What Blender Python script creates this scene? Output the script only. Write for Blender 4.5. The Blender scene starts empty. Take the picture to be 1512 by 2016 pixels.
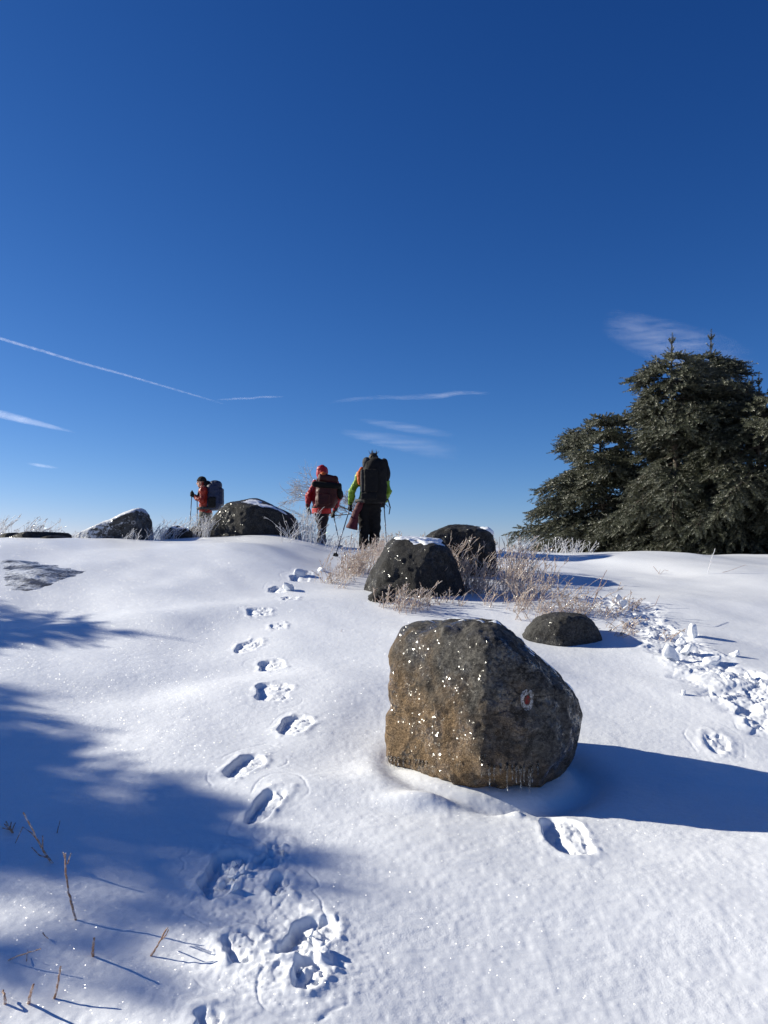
import bpy, bmesh, math, random
import numpy as np
from mathutils import Vector, Matrix
from mathutils.bvhtree import BVHTree

rng = np.random.default_rng(7)
random.seed(7)
SC = bpy.context.scene
COL = SC.collection
PI = math.pi

# ------------------------------------------------------------------ helpers
def unit(v):
    v = np.asarray(v, float)
    return v / (np.linalg.norm(v) + 1e-12)

def new_mesh(name, V, faces, smooth=True):
    """faces: one (n,k) int array or a list of such arrays"""
    if isinstance(faces, np.ndarray):
        faces = [faces]
    faces = [np.asarray(f, np.int32) for f in faces if len(f)]
    V = np.asarray(V, np.float32)
    me = bpy.data.meshes.new(name)
    me.vertices.add(len(V))
    me.vertices.foreach_set('co', V.ravel())
    nl = sum(f.size for f in faces)
    npoly = sum(len(f) for f in faces)
    me.loops.add(nl)
    me.polygons.add(npoly)
    me.loops.foreach_set('vertex_index', np.concatenate([f.ravel() for f in faces]))
    tot = np.concatenate([np.full(len(f), f.shape[1], np.int32) for f in faces])
    st = np.concatenate([[0], np.cumsum(tot)[:-1]]).astype(np.int32)
    me.polygons.foreach_set('loop_start', st)
    me.update(calc_edges=True)
    if smooth:
        me.polygons.foreach_set('use_smooth', np.ones(npoly, bool))
    me.validate()
    return me

def obj(name, me, mat, parent=None, loc=None):
    o = bpy.data.objects.new(name, me)
    COL.objects.link(o)
    if mat is not None and me is not None:
        for m in (mat if isinstance(mat, (list, tuple)) else [mat]):
            me.materials.append(m)
    if parent is not None:
        o.parent = parent
    if loc is not None:
        o.location = loc
    return o

def tag(o, label=None, cat=None, group=None, kind=None):
    if label: o['label'] = label
    if cat: o['category'] = cat
    if group: o['group'] = group
    if kind: o['kind'] = kind
    return o

def empty(name, loc, rz=0.0):
    o = bpy.data.objects.new(name, None)
    COL.objects.link(o)
    o.location = loc
    o.rotation_euler = (0, 0, rz)
    o.empty_display_size = .1
    return o

# vectorised value noise
def _h(ix, iy, iz, seed):
    h = (ix.astype(np.int64) * 374761393 + iy.astype(np.int64) * 668265263 + iz.astype(np.int64) * 2147483647 + seed * 974711) & 0xffffffff
    h = ((h ^ (h >> 13)) * 1274126177) & 0xffffffff
    h = ((h ^ (h >> 16)) * 2246822519) & 0xffffffff
    h = h ^ (h >> 15)
    return (h & 0xffffff) / float(0xffffff)

def noise(P, seed=0):
    P = np.asarray(P, float)
    if P.shape[-1] == 2:
        x, y = P[..., 0], P[..., 1]
        i, j = np.floor(x), np.floor(y)
        u, v = x - i, y - j
        u = u * u * u * (u * (u * 6 - 15) + 10); v = v * v * v * (v * (v * 6 - 15) + 10)
        z = np.zeros_like(i)
        a = _h(i, j, z, seed); b = _h(i + 1, j, z, seed); c = _h(i, j + 1, z, seed); d = _h(i + 1, j + 1, z, seed)
        return ((a * (1 - u) + b * u) * (1 - v) + (c * (1 - u) + d * u) * v) * 2 - 1
    x, y, z = P[..., 0], P[..., 1], P[..., 2]
    i, j, k = np.floor(x), np.floor(y), np.floor(z)
    u, v, w = x - i, y - j, z - k
    u = u * u * (3 - 2 * u); v = v * v * (3 - 2 * v); w = w * w * (3 - 2 * w)
    r = 0
    for a in (0, 1):
        for b in (0, 1):
            for c in (0, 1):
                r = r + _h(i + a, j + b, k + c, seed) * (u if a else 1 - u) * (v if b else 1 - v) * (w if c else 1 - w)
    return r * 2 - 1

def fbm(P, seed=0, octs=4, gain=.5):
    P = np.asarray(P, float)
    r = 0; a = 1.0; s = 0
    for o in range(octs):
        r = r + a * noise(P * (2.03 ** o) + 17.3 * o, seed + o)
        s += a; a *= gain
    return r / s

def sstep(a, b, x):
    t = np.clip((x - a) / (b - a), 0, 1)
    return t * t * (3 - 2 * t)

# ------------------------------------------------------------------ camera
FPX = 1550.0
HORIZ = 1100.0
H_CAM = 1.55
PITCH = math.atan((HORIZ - 1008) / FPX)
FWD = np.array([0, math.cos(PITCH), math.sin(PITCH)])
UPV = np.array([0, -math.sin(PITCH), math.cos(PITCH)])
CAMP = np.array([0, 0, H_CAM])

def ray(px, py):
    return FWD + np.array([1, 0, 0]) * ((px - 756) / FPX) + UPV * ((1008 - py) / FPX)

def pt(px, py, Y):
    d = ray(px, py)
    return CAMP + d * (Y / d[1])

cam_data = bpy.data.cameras.new('camera')
cam = bpy.data.objects.new('camera', cam_data)
COL.objects.link(cam)
cam.location = CAMP
cam.rotation_euler = (PI / 2 + PITCH, 0, 0)
cam_data.sensor_fit = 'HORIZONTAL'
cam_data.sensor_width = 36
cam_data.lens = FPX / 1512 * 36
cam_data.clip_start = .05
cam_data.clip_end = 60000
SC.camera = cam

# ------------------------------------------------------------------ light
SUN_EL = math.radians(24)
SUN_AZ = math.atan2(-.96, .28)           # from +Y towards +X
SUN = np.array([math.sin(SUN_AZ) * math.cos(SUN_EL), math.cos(SUN_AZ) * math.cos(SUN_EL), math.sin(SUN_EL)])
sl = bpy.data.lights.new('sun', 'SUN')
sl.energy = 5.0
sl.angle = math.radians(.53)
sl.color = (1.0, .94, .80)
so = bpy.data.objects.new('sun', sl)
COL.objects.link(so)
so.rotation_euler = Vector(SUN).to_track_quat('Z', 'Y').to_euler()
so.location = (0, 0, 30)

W = bpy.data.worlds.new('World')
SC.world = W
W.use_nodes = True
nt = W.node_tree
nt.nodes.clear()
sky = nt.nodes.new('ShaderNodeTexSky')
sky.sky_type = 'NISHITA'
sky.sun_disc = False
sky.sun_elevation = SUN_EL
sky.sun_rotation = SUN_AZ % (2 * PI)
sky.altitude = 2500
sky.air_density = SKY_AIR = 1.0
sky.dust_density = .5
sky.ozone_density = 3.0
EXPO = .70
sepc = nt.nodes.new('ShaderNodeSeparateColor')
comb = nt.nodes.new('ShaderNodeCombineColor')
nt.links.new(sky.outputs[0], sepc.inputs[0])
for ch, (k_, p_) in enumerate([(.332, 1.75), (.643, 1.27), (1.315, 1.0)]):   # cold, dry, deep blue air
    pw = nt.nodes.new('ShaderNodeMath'); pw.operation = 'POWER'; pw.inputs[1].default_value = p_
    ml = nt.nodes.new('ShaderNodeMath'); ml.operation = 'MULTIPLY'; ml.inputs[1].default_value = k_
    nt.links.new(sepc.outputs[ch], pw.inputs[0]); nt.links.new(pw.outputs[0], ml.inputs[0]); nt.links.new(ml.outputs[0], comb.inputs[ch])
bg = nt.nodes.new('ShaderNodeBackground')
bg.inputs['Strength'].default_value = .05
wo = nt.nodes.new('ShaderNodeOutputWorld')
nt.links.new(comb.outputs[0], bg.inputs[0])
nt.links.new(bg.outputs[0], wo.inputs[0])
SC.view_settings.view_transform = 'Standard'
SC.view_settings.look = 'None'
SC.view_settings.exposure = EXPO
SC.view_settings.gamma = 1
SC.render.resolution_x = 768
SC.render.resolution_y = 1024
SC.cycles.max_bounces = 8
SC.cycles.transparent_max_bounces = 16
SC.cycles.caustics_reflective = False
SC.cycles.caustics_refractive = False

# ------------------------------------------------------------------ materials
class NT:
    def __init__(s, name):
        s.m = bpy.data.materials.new(name)
        s.m.use_nodes = True
        s.t = s.m.node_tree
        s.p = s.t.nodes['Principled BSDF']
        s.out = s.t.nodes['Material Output']
        s.geo = s.n('ShaderNodeTexCoord').outputs['Object']
    def n(s, typ, **kw):
        nd = s.t.nodes.new(typ)
        for k, v in kw.items():
            setattr(nd, k, v)
        return nd
    def set(s, nd, **kw):
        for k, v in kw.items():
            k = k.replace('_', ' ')
            if hasattr(v, 'is_linked') or isinstance(v, bpy.types.NodeSocket):
                s.t.links.new(v, nd.inputs[k])
            else:
                nd.inputs[k].default_value = v
    def link(s, a, b):
        s.t.links.new(a, b)
    def noise(s, scale, detail=4, rough=.55, vec=None, out='Fac'):
        nd = s.n('ShaderNodeTexNoise')
        nd.inputs['Scale'].default_value = scale
        nd.inputs['Detail'].default_value = detail
        nd.inputs['Roughness'].default_value = rough
        s.link(vec or s.geo, nd.inputs['Vector'])
        return nd.outputs[out]
    def voro(s, scale, feature='F1', out='Distance', vec=None):
        nd = s.n('ShaderNodeTexVoronoi', feature=feature)
        nd.inputs['Scale'].default_value = scale
        s.link(vec or s.geo, nd.inputs['Vector'])
        return nd.outputs[out]
    def ramp(s, fac, stops):
        nd = s.n('ShaderNodeValToRGB')
        e = nd.color_ramp.elements
        while len(e) < len(stops):
            e.new(.5)
        for k, (p, c) in enumerate(stops):
            e[k].position = p
            e[k].color = (c, c, c, 1) if not hasattr(c, '__len__') else (*c[:3], 1)
        s.link(fac, nd.inputs[0])
        return nd.outputs[0]
    def mix(s, fac, a, b):
        nd = s.n('ShaderNodeMix', data_type='RGBA')
        for sock, v in ((nd.inputs[0], fac), (nd.inputs[6], a), (nd.inputs[7], b)):
            if isinstance(v, bpy.types.NodeSocket):
                s.link(v, sock)
            elif isinstance(v, (int, float)):
                sock.default_value = v if sock.type == 'VALUE' else (v, v, v, 1)
            else:
                sock.default_value = (*v, 1)
        return nd.outputs[2]
    def math(s, op, a, b=0.0, clamp=False):
        nd = s.n('ShaderNodeMath', operation=op, use_clamp=clamp)
        for sock, v in ((nd.inputs[0], a), (nd.inputs[1], b)):
            if isinstance(v, bpy.types.NodeSocket):
                s.link(v, sock)
            else:
                sock.default_value = v
        return nd.outputs[0]
    def bump(s, height, dist, strength=1.0, normal=None):
        nd = s.n('ShaderNodeBump')
        nd.inputs['Distance'].default_value = dist
        nd.inputs['Strength'].default_value = strength
        s.link(height, nd.inputs['Height'])
        if normal is not None:
            s.link(normal, nd.inputs['Normal'])
        return nd.outputs[0]
    def facet(s, scale, amount):
        """random little crystal faces: each cell of ice leans its own way"""
        c = s.voro(scale, out='Color')
        sub = s.n('ShaderNodeVectorMath', operation='SUBTRACT')
        s.link(c, sub.inputs[0]); sub.inputs[1].default_value = (.5, .5, .5)
        sc = s.n('ShaderNodeVectorMath', operation='SCALE')
        s.link(sub.outputs[0], sc.inputs[0]); sc.inputs['Scale'].default_value = amount
        g = s.n('ShaderNodeNewGeometry')
        ad = s.n('ShaderNodeVectorMath', operation='ADD')
        s.link(sc.outputs[0], ad.inputs[0]); s.link(g.outputs['Normal'], ad.inputs[1])
        nm = s.n('ShaderNodeVectorMath', operation='NORMALIZE')
        s.link(ad.outputs[0], nm.inputs[0])
        return nm.outputs[0]
    def stretch(s, scale, rot=(0, 0, 0)):
        mp = s.n('ShaderNodeMapping')
        mp.inputs['Scale'].default_value = scale
        mp.inputs['Rotation'].default_value = rot
        s.link(s.geo, mp.inputs['Vector'])
        return mp.outputs[0]

def mat_snow():
    t = NT('snow')
    lo = t.noise(1.1, 3)
    col = t.mix(t.ramp(lo, [(.35, 0), (.65, 1)]), (.76, .785, .82), (.83, .85, .875))
    t.set(t.p, Base_Color=col, Roughness=.42, IOR=1.31)
    a = t.noise(55, 3, .6)
    b = t.noise(170, 2, .6)
    st = t.noise(1, 4, .6, vec=t.stretch((7, 26, 7), (0, 0, .5)))
    h = t.math('ADD', t.math('MULTIPLY', a, 1.0), t.math('MULTIPLY', b, .35))
    patch = t.ramp(t.noise(1, 4, .6, vec=t.stretch((1.6, 4.5, 1.6), (0, 0, .25))), [(.38, .25), (.62, 1)])
    h = t.math('MULTIPLY', h, patch)
    nb = t.bump(h, .0042, .45)
    nb = t.bump(st, .0075, .3, nb)
    t.link(nb, t.p.inputs['Normal'])
    t.set(t.p, Coat_Weight=.28, Coat_Roughness=.2, Coat_IOR=1.45)
    t.link(t.facet(290, 1.35), t.p.inputs['Coat Normal'])
    return t.m

def mat_rock(name, dark, mid, light, frost=.15, glint=.8, fscale=1.0, warm=None, scale=1.0, streak=(1, 1, 1), sunlit_rime=0.0):
    t = NT(name)
    v = t.stretch(streak)
    n1 = t.noise(5 * scale, 6, .65, v)
    n2 = t.noise(38 * scale, 5, .7, v)
    n3 = t.noise(160 * scale, 3, .6)
    c = t.mix(t.ramp(n1, [(.38, 0), (.62, 1)]), dark, mid)
    c = t.mix(t.math('MULTIPLY', t.ramp(n2, [(.42, 0), (.66, 1)]), .8), c, light)
    if warm:
        wn = t.noise(2.6 * scale, 4, .6)
        sep = t.n('ShaderNodeSeparateXYZ')
        t.link(t.geo, sep.inputs[0])
        m = t.math('ADD', t.math('MULTIPLY', sep.outputs['Z'], -.9), t.math('MULTIPLY', sep.outputs['X'], -.75))
        m = t.math('ADD', m, t.math('MULTIPLY', wn, 1.5))
        m = t.ramp(m, [(.58, 0), (1.0, 1)])
        grain = t.mix(t.ramp(n3, [(.4, 0), (.65, 1)]), warm[0], warm[1])
        c = t.mix(m, c, grain)
    dk = t.ramp(t.noise(11 * scale, 6, .75), [(.36, 1), (.5, 0)])
    c = t.mix(t.math('MULTIPLY', dk, .8), c, (.014, .012, .011))
    crk = t.ramp(t.math('ADD', t.voro(4.5 * scale, 'DISTANCE_TO_EDGE', vec=t.stretch((1, 1, 2.4), (.25, .35, .2))), t.math('MULTIPLY', t.math('SUBTRACT', n2, .5), .22)), [(.0, 1), (.045, 0)])
    c = t.mix(t.math('MULTIPLY', t.math('MULTIPLY', crk, .85), t.ramp(t.noise(2.2 * scale, 2), [(.45, 0), (.6, 1)])), c, (.008, .007, .006))
    sp = t.ramp(n3, [(.62, 0), (.74, 1)])
    c = t.mix(t.math('MULTIPLY', sp, .5), c, (.42, .40, .36))
    dp = t.ramp(t.noise(210 * scale, 2, .6), [(.30, 1), (.42, 0)])
    c = t.mix(t.math('MULTIPLY', dp, .7), c, (.012, .010, .009))
    # thin rime of ice on what looks up
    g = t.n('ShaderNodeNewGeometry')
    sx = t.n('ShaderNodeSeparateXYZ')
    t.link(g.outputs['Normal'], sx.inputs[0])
    up = t.math('ADD', t.math('MULTIPLY', sx.outputs['Z'], .75), t.math('MULTIPLY', sx.outputs['X'], -.3))
    fr = t.math('ADD', up, t.math('MULTIPLY', t.noise(60 * fscale, 4, .75), 1.4))
    fr = t.ramp(fr, [(1.02, 0), (1.45, 1)]) if frost < .5 else t.ramp(fr, [(.75, 0), (1.2, 1)])
    c = t.mix(t.math('MULTIPLY', fr, min(frost * 2, .9)), c, (.75, .78, .82))
    if sunlit_rime:      # wind-driven ice crust; its white also paints in the sunlit left edges
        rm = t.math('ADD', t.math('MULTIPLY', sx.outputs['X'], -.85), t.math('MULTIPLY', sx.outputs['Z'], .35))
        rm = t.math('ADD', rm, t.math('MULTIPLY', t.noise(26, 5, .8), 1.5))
        rm = t.ramp(rm, [(1.45 - sunlit_rime * .25, 0), (1.62 - sunlit_rime * .25, 1)])
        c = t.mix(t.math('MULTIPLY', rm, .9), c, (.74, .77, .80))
    t.set(t.p, Base_Color=c, Roughness=.75, IOR=1.45, Specular_IOR_Level=.22)
    hh = t.math('ADD', t.math('MULTIPLY', n2, 1.0), t.math('MULTIPLY', n3, .4))
    b1 = t.bump(hh, .03 / scale, .7)
    ck = t.voro(7 * scale, 'DISTANCE_TO_EDGE', vec=t.stretch((1, 1, 2.2), (.3, .2, 0)))
    b1 = t.bump(t.ramp(t.math('ADD', ck, t.math('MULTIPLY', n2, .1)), [(.0, 0), (.08, 1)]), .008, .25, b1)
    t.link(b1, t.p.inputs['Normal'])
    cm = t.math('MULTIPLY', t.ramp(t.noise(9 * fscale, 3, .6), [(.44, 0), (.6, 1)]), t.ramp(t.noise(3.2 * fscale, 2, .5), [(.36, 0), (.50, 1)]))
    t.link(t.math('MULTIPLY', cm, glint), t.p.inputs['Coat Weight'])
    t.set(t.p, Coat_Roughness=.17, Coat_IOR=1.5)
    t.link(t.facet(95 * fscale, 1.1), t.p.inputs['Coat Normal'])
    return t.m

def mat_ledge(ang):
    t = NT('iced_bedrock')
    v = t.stretch((2.2, 5.5, 2.0), (0, 0, -ang))
    n = t.noise(1.0, 7, .68, v)
    n2 = t.noise(30, 5, .7)
    rock = t.mix(t.ramp(n2, [(.38, 0), (.66, 1)]), (.022, .022, .024), (.115, .115, .115))
    cover = t.ramp(t.math('ADD', n, t.math('MULTIPLY', t.math('SUBTRACT', n2, .5), .35)), [(.44, 0), (.60, 1)])
    t.set(t.p, Base_Color=t.mix(t.math('MULTIPLY', cover, .93), rock, (.80, .83, .86)), Roughness=.5, Coat_Weight=.5, Coat_Roughness=.15)
    t.link(t.bump(t.math('ADD', n2, n), .02, .7), t.p.inputs['Normal'])
    return t.m

def mat_simple(name, col, rough=.6, var=.25, scale=30, bump=.0, coat=0, metal=0, sheen=0, bscale=None, spec=.3):
    t = NT(name)
    t.set(t.p, Specular_IOR_Level=spec)
    n = t.noise(scale, 4)
    c2 = tuple(x * (1 - var) for x in col)
    c3 = tuple(min(1, x * (1 + var)) for x in col)
    t.set(t.p, Base_Color=t.mix(t.ramp(n, [(.3, 0), (.7, 1)]), c2, c3), Roughness=rough, Metallic=metal)
    if coat:
        t.set(t.p, Coat_Weight=coat, Coat_Roughness=.12)
    if sheen:
        t.set(t.p, Sheen_Weight=sheen)
    if bump:
        t.link(t.bump(t.noise(bscale or scale * 1.5, 4, .6), bump, .8), t.p.inputs['Normal'])
    return t.m

def mat_ice(name, tint=(.95, .98, 1), rough=.06):
    t = NT(name)
    t.set(t.p, Base_Color=(*tint, 1), Roughness=rough, IOR=1.31, Transmission_Weight=1.0)
    t.link(t.bump(t.noise(120, 3), .003, .6), t.p.inputs['Normal'])
    return t.m

def mat_stalk(name, c1, c2, ice=.5):
    t = NT(name)
    g = t.n('ShaderNodeNewGeometry')
    c = t.mix(g.outputs['Random Per Island'], c1, c2)
    ic = t.ramp(t.noise(70, 3, .6), [(.62 - ice * .4, 0), (.8 - ice * .3, 1)])
    c = t.mix(t.math('MULTIPLY', ic, .85), c, (.82, .85, .9))
    t.set(t.p, Base_Color=c, Roughness=.35, Coat_Weight=1.0, Coat_Roughness=.08, Coat_IOR=1.35)
    t.link(t.bump(t.noise(160, 2), .004, .7), t.p.inputs['Normal'])
    tr = t.n('ShaderNodeBsdfTranslucent')
    t.link(c, tr.inputs['Color'])
    mx = t.n('ShaderNodeMixShader')
    mx.inputs[0].default_value = .38
    t.link(t.p.outputs[0], mx.inputs[1]); t.link(tr.outputs[0], mx.inputs[2])
    t.link(mx.outputs[0], t.out.inputs['Surface'])
    return t.m

def mat_needles(name, c1, c2, tip):
    t = NT(name)
    g = t.n('ShaderNodeNewGeometry')
    c = t.mix(g.outputs['Random Per Island'], c1, c2)
    big = t.ramp(t.noise(1.6, 3, .6), [(.35, 0), (.65, 1)])
    c = t.mix(t.math('MULTIPLY', big, .5), c, tip)
    ic = t.ramp(t.noise(9, 3, .7), [(.55, 0), (.75, 1)])
    c = t.mix(t.math('MULTIPLY', ic, .45), c, (.36, .40, .40))
    t.set(t.p, Base_Color=c, Roughness=.5, Coat_Weight=.3, Coat_Roughness=.3, Coat_IOR=1.35)
    tr = t.n('ShaderNodeBsdfTranslucent')
    t.link(c, tr.inputs['Color'])
    mx = t.n('ShaderNodeMixShader')
    mx.inputs[0].default_value = .2
    t.link(t.p.outputs[0], mx.inputs[1]); t.link(tr.outputs[0], mx.inputs[2])
    t.link(mx.outputs[0], t.out.inputs['Surface'])
    return t.m

def mat_cloud(name, dens, scale, lo=.35, hi=.7, stretch=(1, 1, 1), power=1.6):
    t = NT(name)
    lw = t.n('ShaderNodeLayerWeight')
    lw.inputs['Blend'].default_value = .5
    f = t.math('SUBTRACT', 1.0, lw.outputs['Facing'], True)
    f = t.math('POWER', f, power)
    tc = t.n('ShaderNodeTexCoord')
    mp = t.n('ShaderNodeMapping')
    mp.inputs['Scale'].default_value = stretch
    t.link(tc.outputs['Object'], mp.inputs['Vector'])
    n = t.ramp(t.noise(scale, 5, .6, mp.outputs[0]), [(lo, 0), (hi, 1)])
    at = t.n('ShaderNodeAttribute', attribute_name='fade')
    a = t.math('MULTIPLY', t.math('MULTIPLY', f, n), dens, True)
    a = t.math('MULTIPLY', a, at.outputs['Fac'], True)
    d = t.n('ShaderNodeBsdfDiffuse'); d.inputs['Color'].default_value = (.9, .9, .9, 1)
    tl = t.n('ShaderNodeBsdfTranslucent'); tl.inputs['Color'].default_value = (.9, .9, .9, 1)
    ad = t.n('ShaderNodeAddShader')
    t.link(d.outputs[0], ad.inputs[0]); t.link(tl.outputs[0], ad.inputs[1])
    tp = t.n('ShaderNodeBsdfTransparent')
    mx = t.n('ShaderNodeMixShader')
    t.link(a, mx.inputs[0]); t.link(tp.outputs[0], mx.inputs[1]); t.link(ad.outputs[0], mx.inputs[2])
    t.link(mx.outputs[0], t.out.inputs['Surface'])
    t.t.nodes.remove(t.p)
    return t.m
# ------------------------------------------------------------------ the snow hill
_py = np.array([-400, -60, -10, 0, 2.35, 4.2, 5.2, 5.8, 6.4, 7.0, 7.6, 8.2, 9.2, 10, 12.5, 14, 16, 18, 20, 25, 40, 100, 300, 900, 4000, 20000], float)
_pz = np.array([-90, -12, -.9, -.05, .13, .30, .46, .575, .68, .78, .90, 1.0, 1.19, 1.31, 1.57, 1.69, 1.70, 1.62, 1.45, .85, -2.2, -16, -55, -120, -260, -400], float)
_ty = np.linspace(-30, 60, 9001)
_tz = np.interp(_ty, _py, _pz)
_k = np.exp(-.5 * (np.arange(-150, 151) / 45.0) ** 2); _k /= _k.sum()
_tz2 = np.convolve(np.pad(_tz, 150, mode='edge'), _k, mode='valid')
_w = sstep(-28, -24, _ty) * (1 - sstep(52, 58, _ty))
_tz = _tz * (1 - _w) + _tz2 * _w

def base0(x, y):
    x = np.asarray(x, float); y = np.asarray(y, float)
    z = np.where((y > -30) & (y < 60), np.interp(y, _ty, _tz), np.interp(y, _py, _pz))
    near = np.exp(-((y - 8) / 14.0) ** 2)
    # the crest is higher on the left, the right shoulder a little lower
    z = z + .27 * sstep(-.3, -2.4, x) * sstep(7.5, 12.5, y) * np.exp(-((np.minimum(y, 30) - 13) / 9.0) ** 2)
    z = z - .10 * sstep(1.6, 4.0, x) * sstep(8, 12, y) * np.exp(-((y - 13) / 6.0) ** 2)
    z = z + .10 * np.exp(-((x - 5.2) / 2.4) ** 2 - ((y - 13.2) / 1.5) ** 2)
    # hills of the far country, well below the brow
    far = sstep(60, 400, np.hypot(x, y))
    z = z + far * 14 * fbm(np.stack([x, y], -1) / 160.0, 77, 3)
    z = np.where(np.abs(x) > 15, z - .004 * (np.minimum(np.abs(x), 80) - 15) ** 2 * np.exp(-((y) / 60.0) ** 2), z)
    return z

def und(x, y):
    """wind drifts"""
    P = np.stack([x, y], -1)
    w = np.exp(-(np.hypot(x, y) / 40.0) ** 2)
    a = .070 * noise(np.stack([x * .42 + y * .25, y * .5 - x * .12], -1), 3)
    b = .036 * noise(np.stack([x * .95 + y * .5, y * .8 - x * .3], -1), 11)
    c = .010 * noise(np.stack([x * 2.3 + y * 1.0, y * 2.2], -1), 19)
    return w * (a + b + c)

def ridge(x, y, cx, cy, ang, sl, sw, h):
    u = (x - cx) * math.cos(ang) + (y - cy) * math.sin(ang)
    v = -(x - cx) * math.sin(ang) + (y - cy) * math.cos(ang)
    return h * np.exp(-(u / sl) ** 2 - (v / sw) ** 2)

RIDGES = []
def ground_smooth(x, y):
    x = np.asarray(x, float); y = np.asarray(y, float)
    z = base0(x, y) + und(x, y)
    for r in RIDGES:
        z = z + ridge(x, y, *r)
    return z

def gpt(px, py, fn=None):
    """the point of the hill seen along a ray of the camera"""
    fn = fn or ground_smooth
    d = ray(px, py)
    t = np.geomspace(1.5, 60, 6000)
    P = CAMP[None] + d[None] * t[:, None]
    g = fn(P[:, 0], P[:, 1])
    k = np.argmax(P[:, 2] < g)
    if P[k, 2] >= g[k]:
        k = np.argmin(P[:, 2] - g)
    return np.array([P[k, 0], P[k, 1], g[k]])

# drift forms that the low sun draws
for (px, py, ang, sl_, sw_, h) in [
    (655, 1400, 1.35, .9, .30, .03),
    (725, 1430, 1.35, .7, .30, -.012),
    (300, 1215, .35, 1.6, .35, .06),
    (390, 1330, .5, 1.2, .35, -.05),
    (700, 1560, .1, .6, .2, .035),
    (1320, 1440, -.1, 1.0, .25, .03),
    (1150, 1185, .1, 1.4, .5, .06),
]:
    p = gpt(px, py, base0)
    RIDGES.append((p[0], p[1], ang, sl_, sw_, h))

# hero boulder pit
HB = np.array([.575, 4.55, .72])
PRINTS = []
for (px, py, wp, hp, dep, ang, rough) in [
    (600, 1127, 40, 10, .05, .2, .3), (590, 1140, 46, 13, .10, .1, .3), (548, 1161, 40, 14, .10, .0, .3),
    (572, 1178, 40, 7, .03, .0, .8), (510, 1205, 54, 18, .035, .1, .9), (548, 1233, 38, 12, .03, .1, .9),
    (490, 1273, 56, 26, .045, -.2, 1.0), (535, 1311, 60, 24, .075, .15, .8), (537, 1360, 84, 40, .085, -.05, .6),
    (581, 1426, 78, 36, .085, -.35, .7), (482, 1507, 74, 56, .10, -.3, .7), (524, 1587, 60, 74, .10, -.3, .8),
    (540, 1685, 70, 55, .035, -.3, 1.3), (440, 1720, 100, 90, .11, -.25, 1.3), (548, 1745, 46, 36, .06, -.2, 1.2), (606, 1845, 105, 85, .12, -.45, 1.5),
    (608, 1918, 80, 60, .06, -.3, 1.6), (474, 1866, 80, 60, .045, .3, 1.6), (405, 2010, 60, 45, .08, 0, .8),
    (1112, 1640, 105, 85, .13, -.1, .6), (1410, 1461, 105, 24, .03, 1.35, .8), (1500, 1425, 60, 24, .05, 1.2, 1)]:
    g = gpt(px, py)
    Y = g[1]
    t_ = (HORIZ - py) / FPX
    e = 1e-2
    slope = float((ground_smooth(g[0], Y + .1) - ground_smooth(g[0], Y - .1)) / .2)
    wid = wp / FPX * Y * .88
    leng = hp / FPX * Y / max(.12, (slope - t_))
    leng = min(leng, max(.40, wid * 1.2)) * .92
    PRINTS.append((g[0], Y, wid, leng, dep, ang, rough))

TRAIL = [gpt(*q) for q in [(1185, 1178), (1235, 1200), (1300, 1245), (1345, 1275), (1400, 1312), (1460, 1345), (1530, 1400), (1640, 1470)]]

def cells(x, y, size, seed):
    """broken plates: each cell has its own height and lean"""
    u, v = x / size, y / size
    i, j = np.floor(u), np.floor(v)
    best = np.full(u.shape, 9.0); hh = np.zeros(u.shape)
    zz = np.zeros_like(u)
    for a in (-1, 0, 1):
        for b in (-1, 0, 1):
            cx = i + a + _h(i + a, j + b, zz, seed); cy = j + b + _h(i + a, j + b, zz, seed + 1)
            d = np.hypot(u - cx, v - cy)
            h0 = _h(i + a, j + b, zz, seed + 2)
            lx = _h(i + a, j + b, zz, seed + 3) - .5; ly = _h(i + a, j + b, zz, seed + 4) - .5
            hv = h0 + (u - cx) * lx * 1.6 + (v - cy) * ly * 1.6
            m = d < best
            best = np.where(m, d, best); hh = np.where(m, hv, hh)
    return hh

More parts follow.
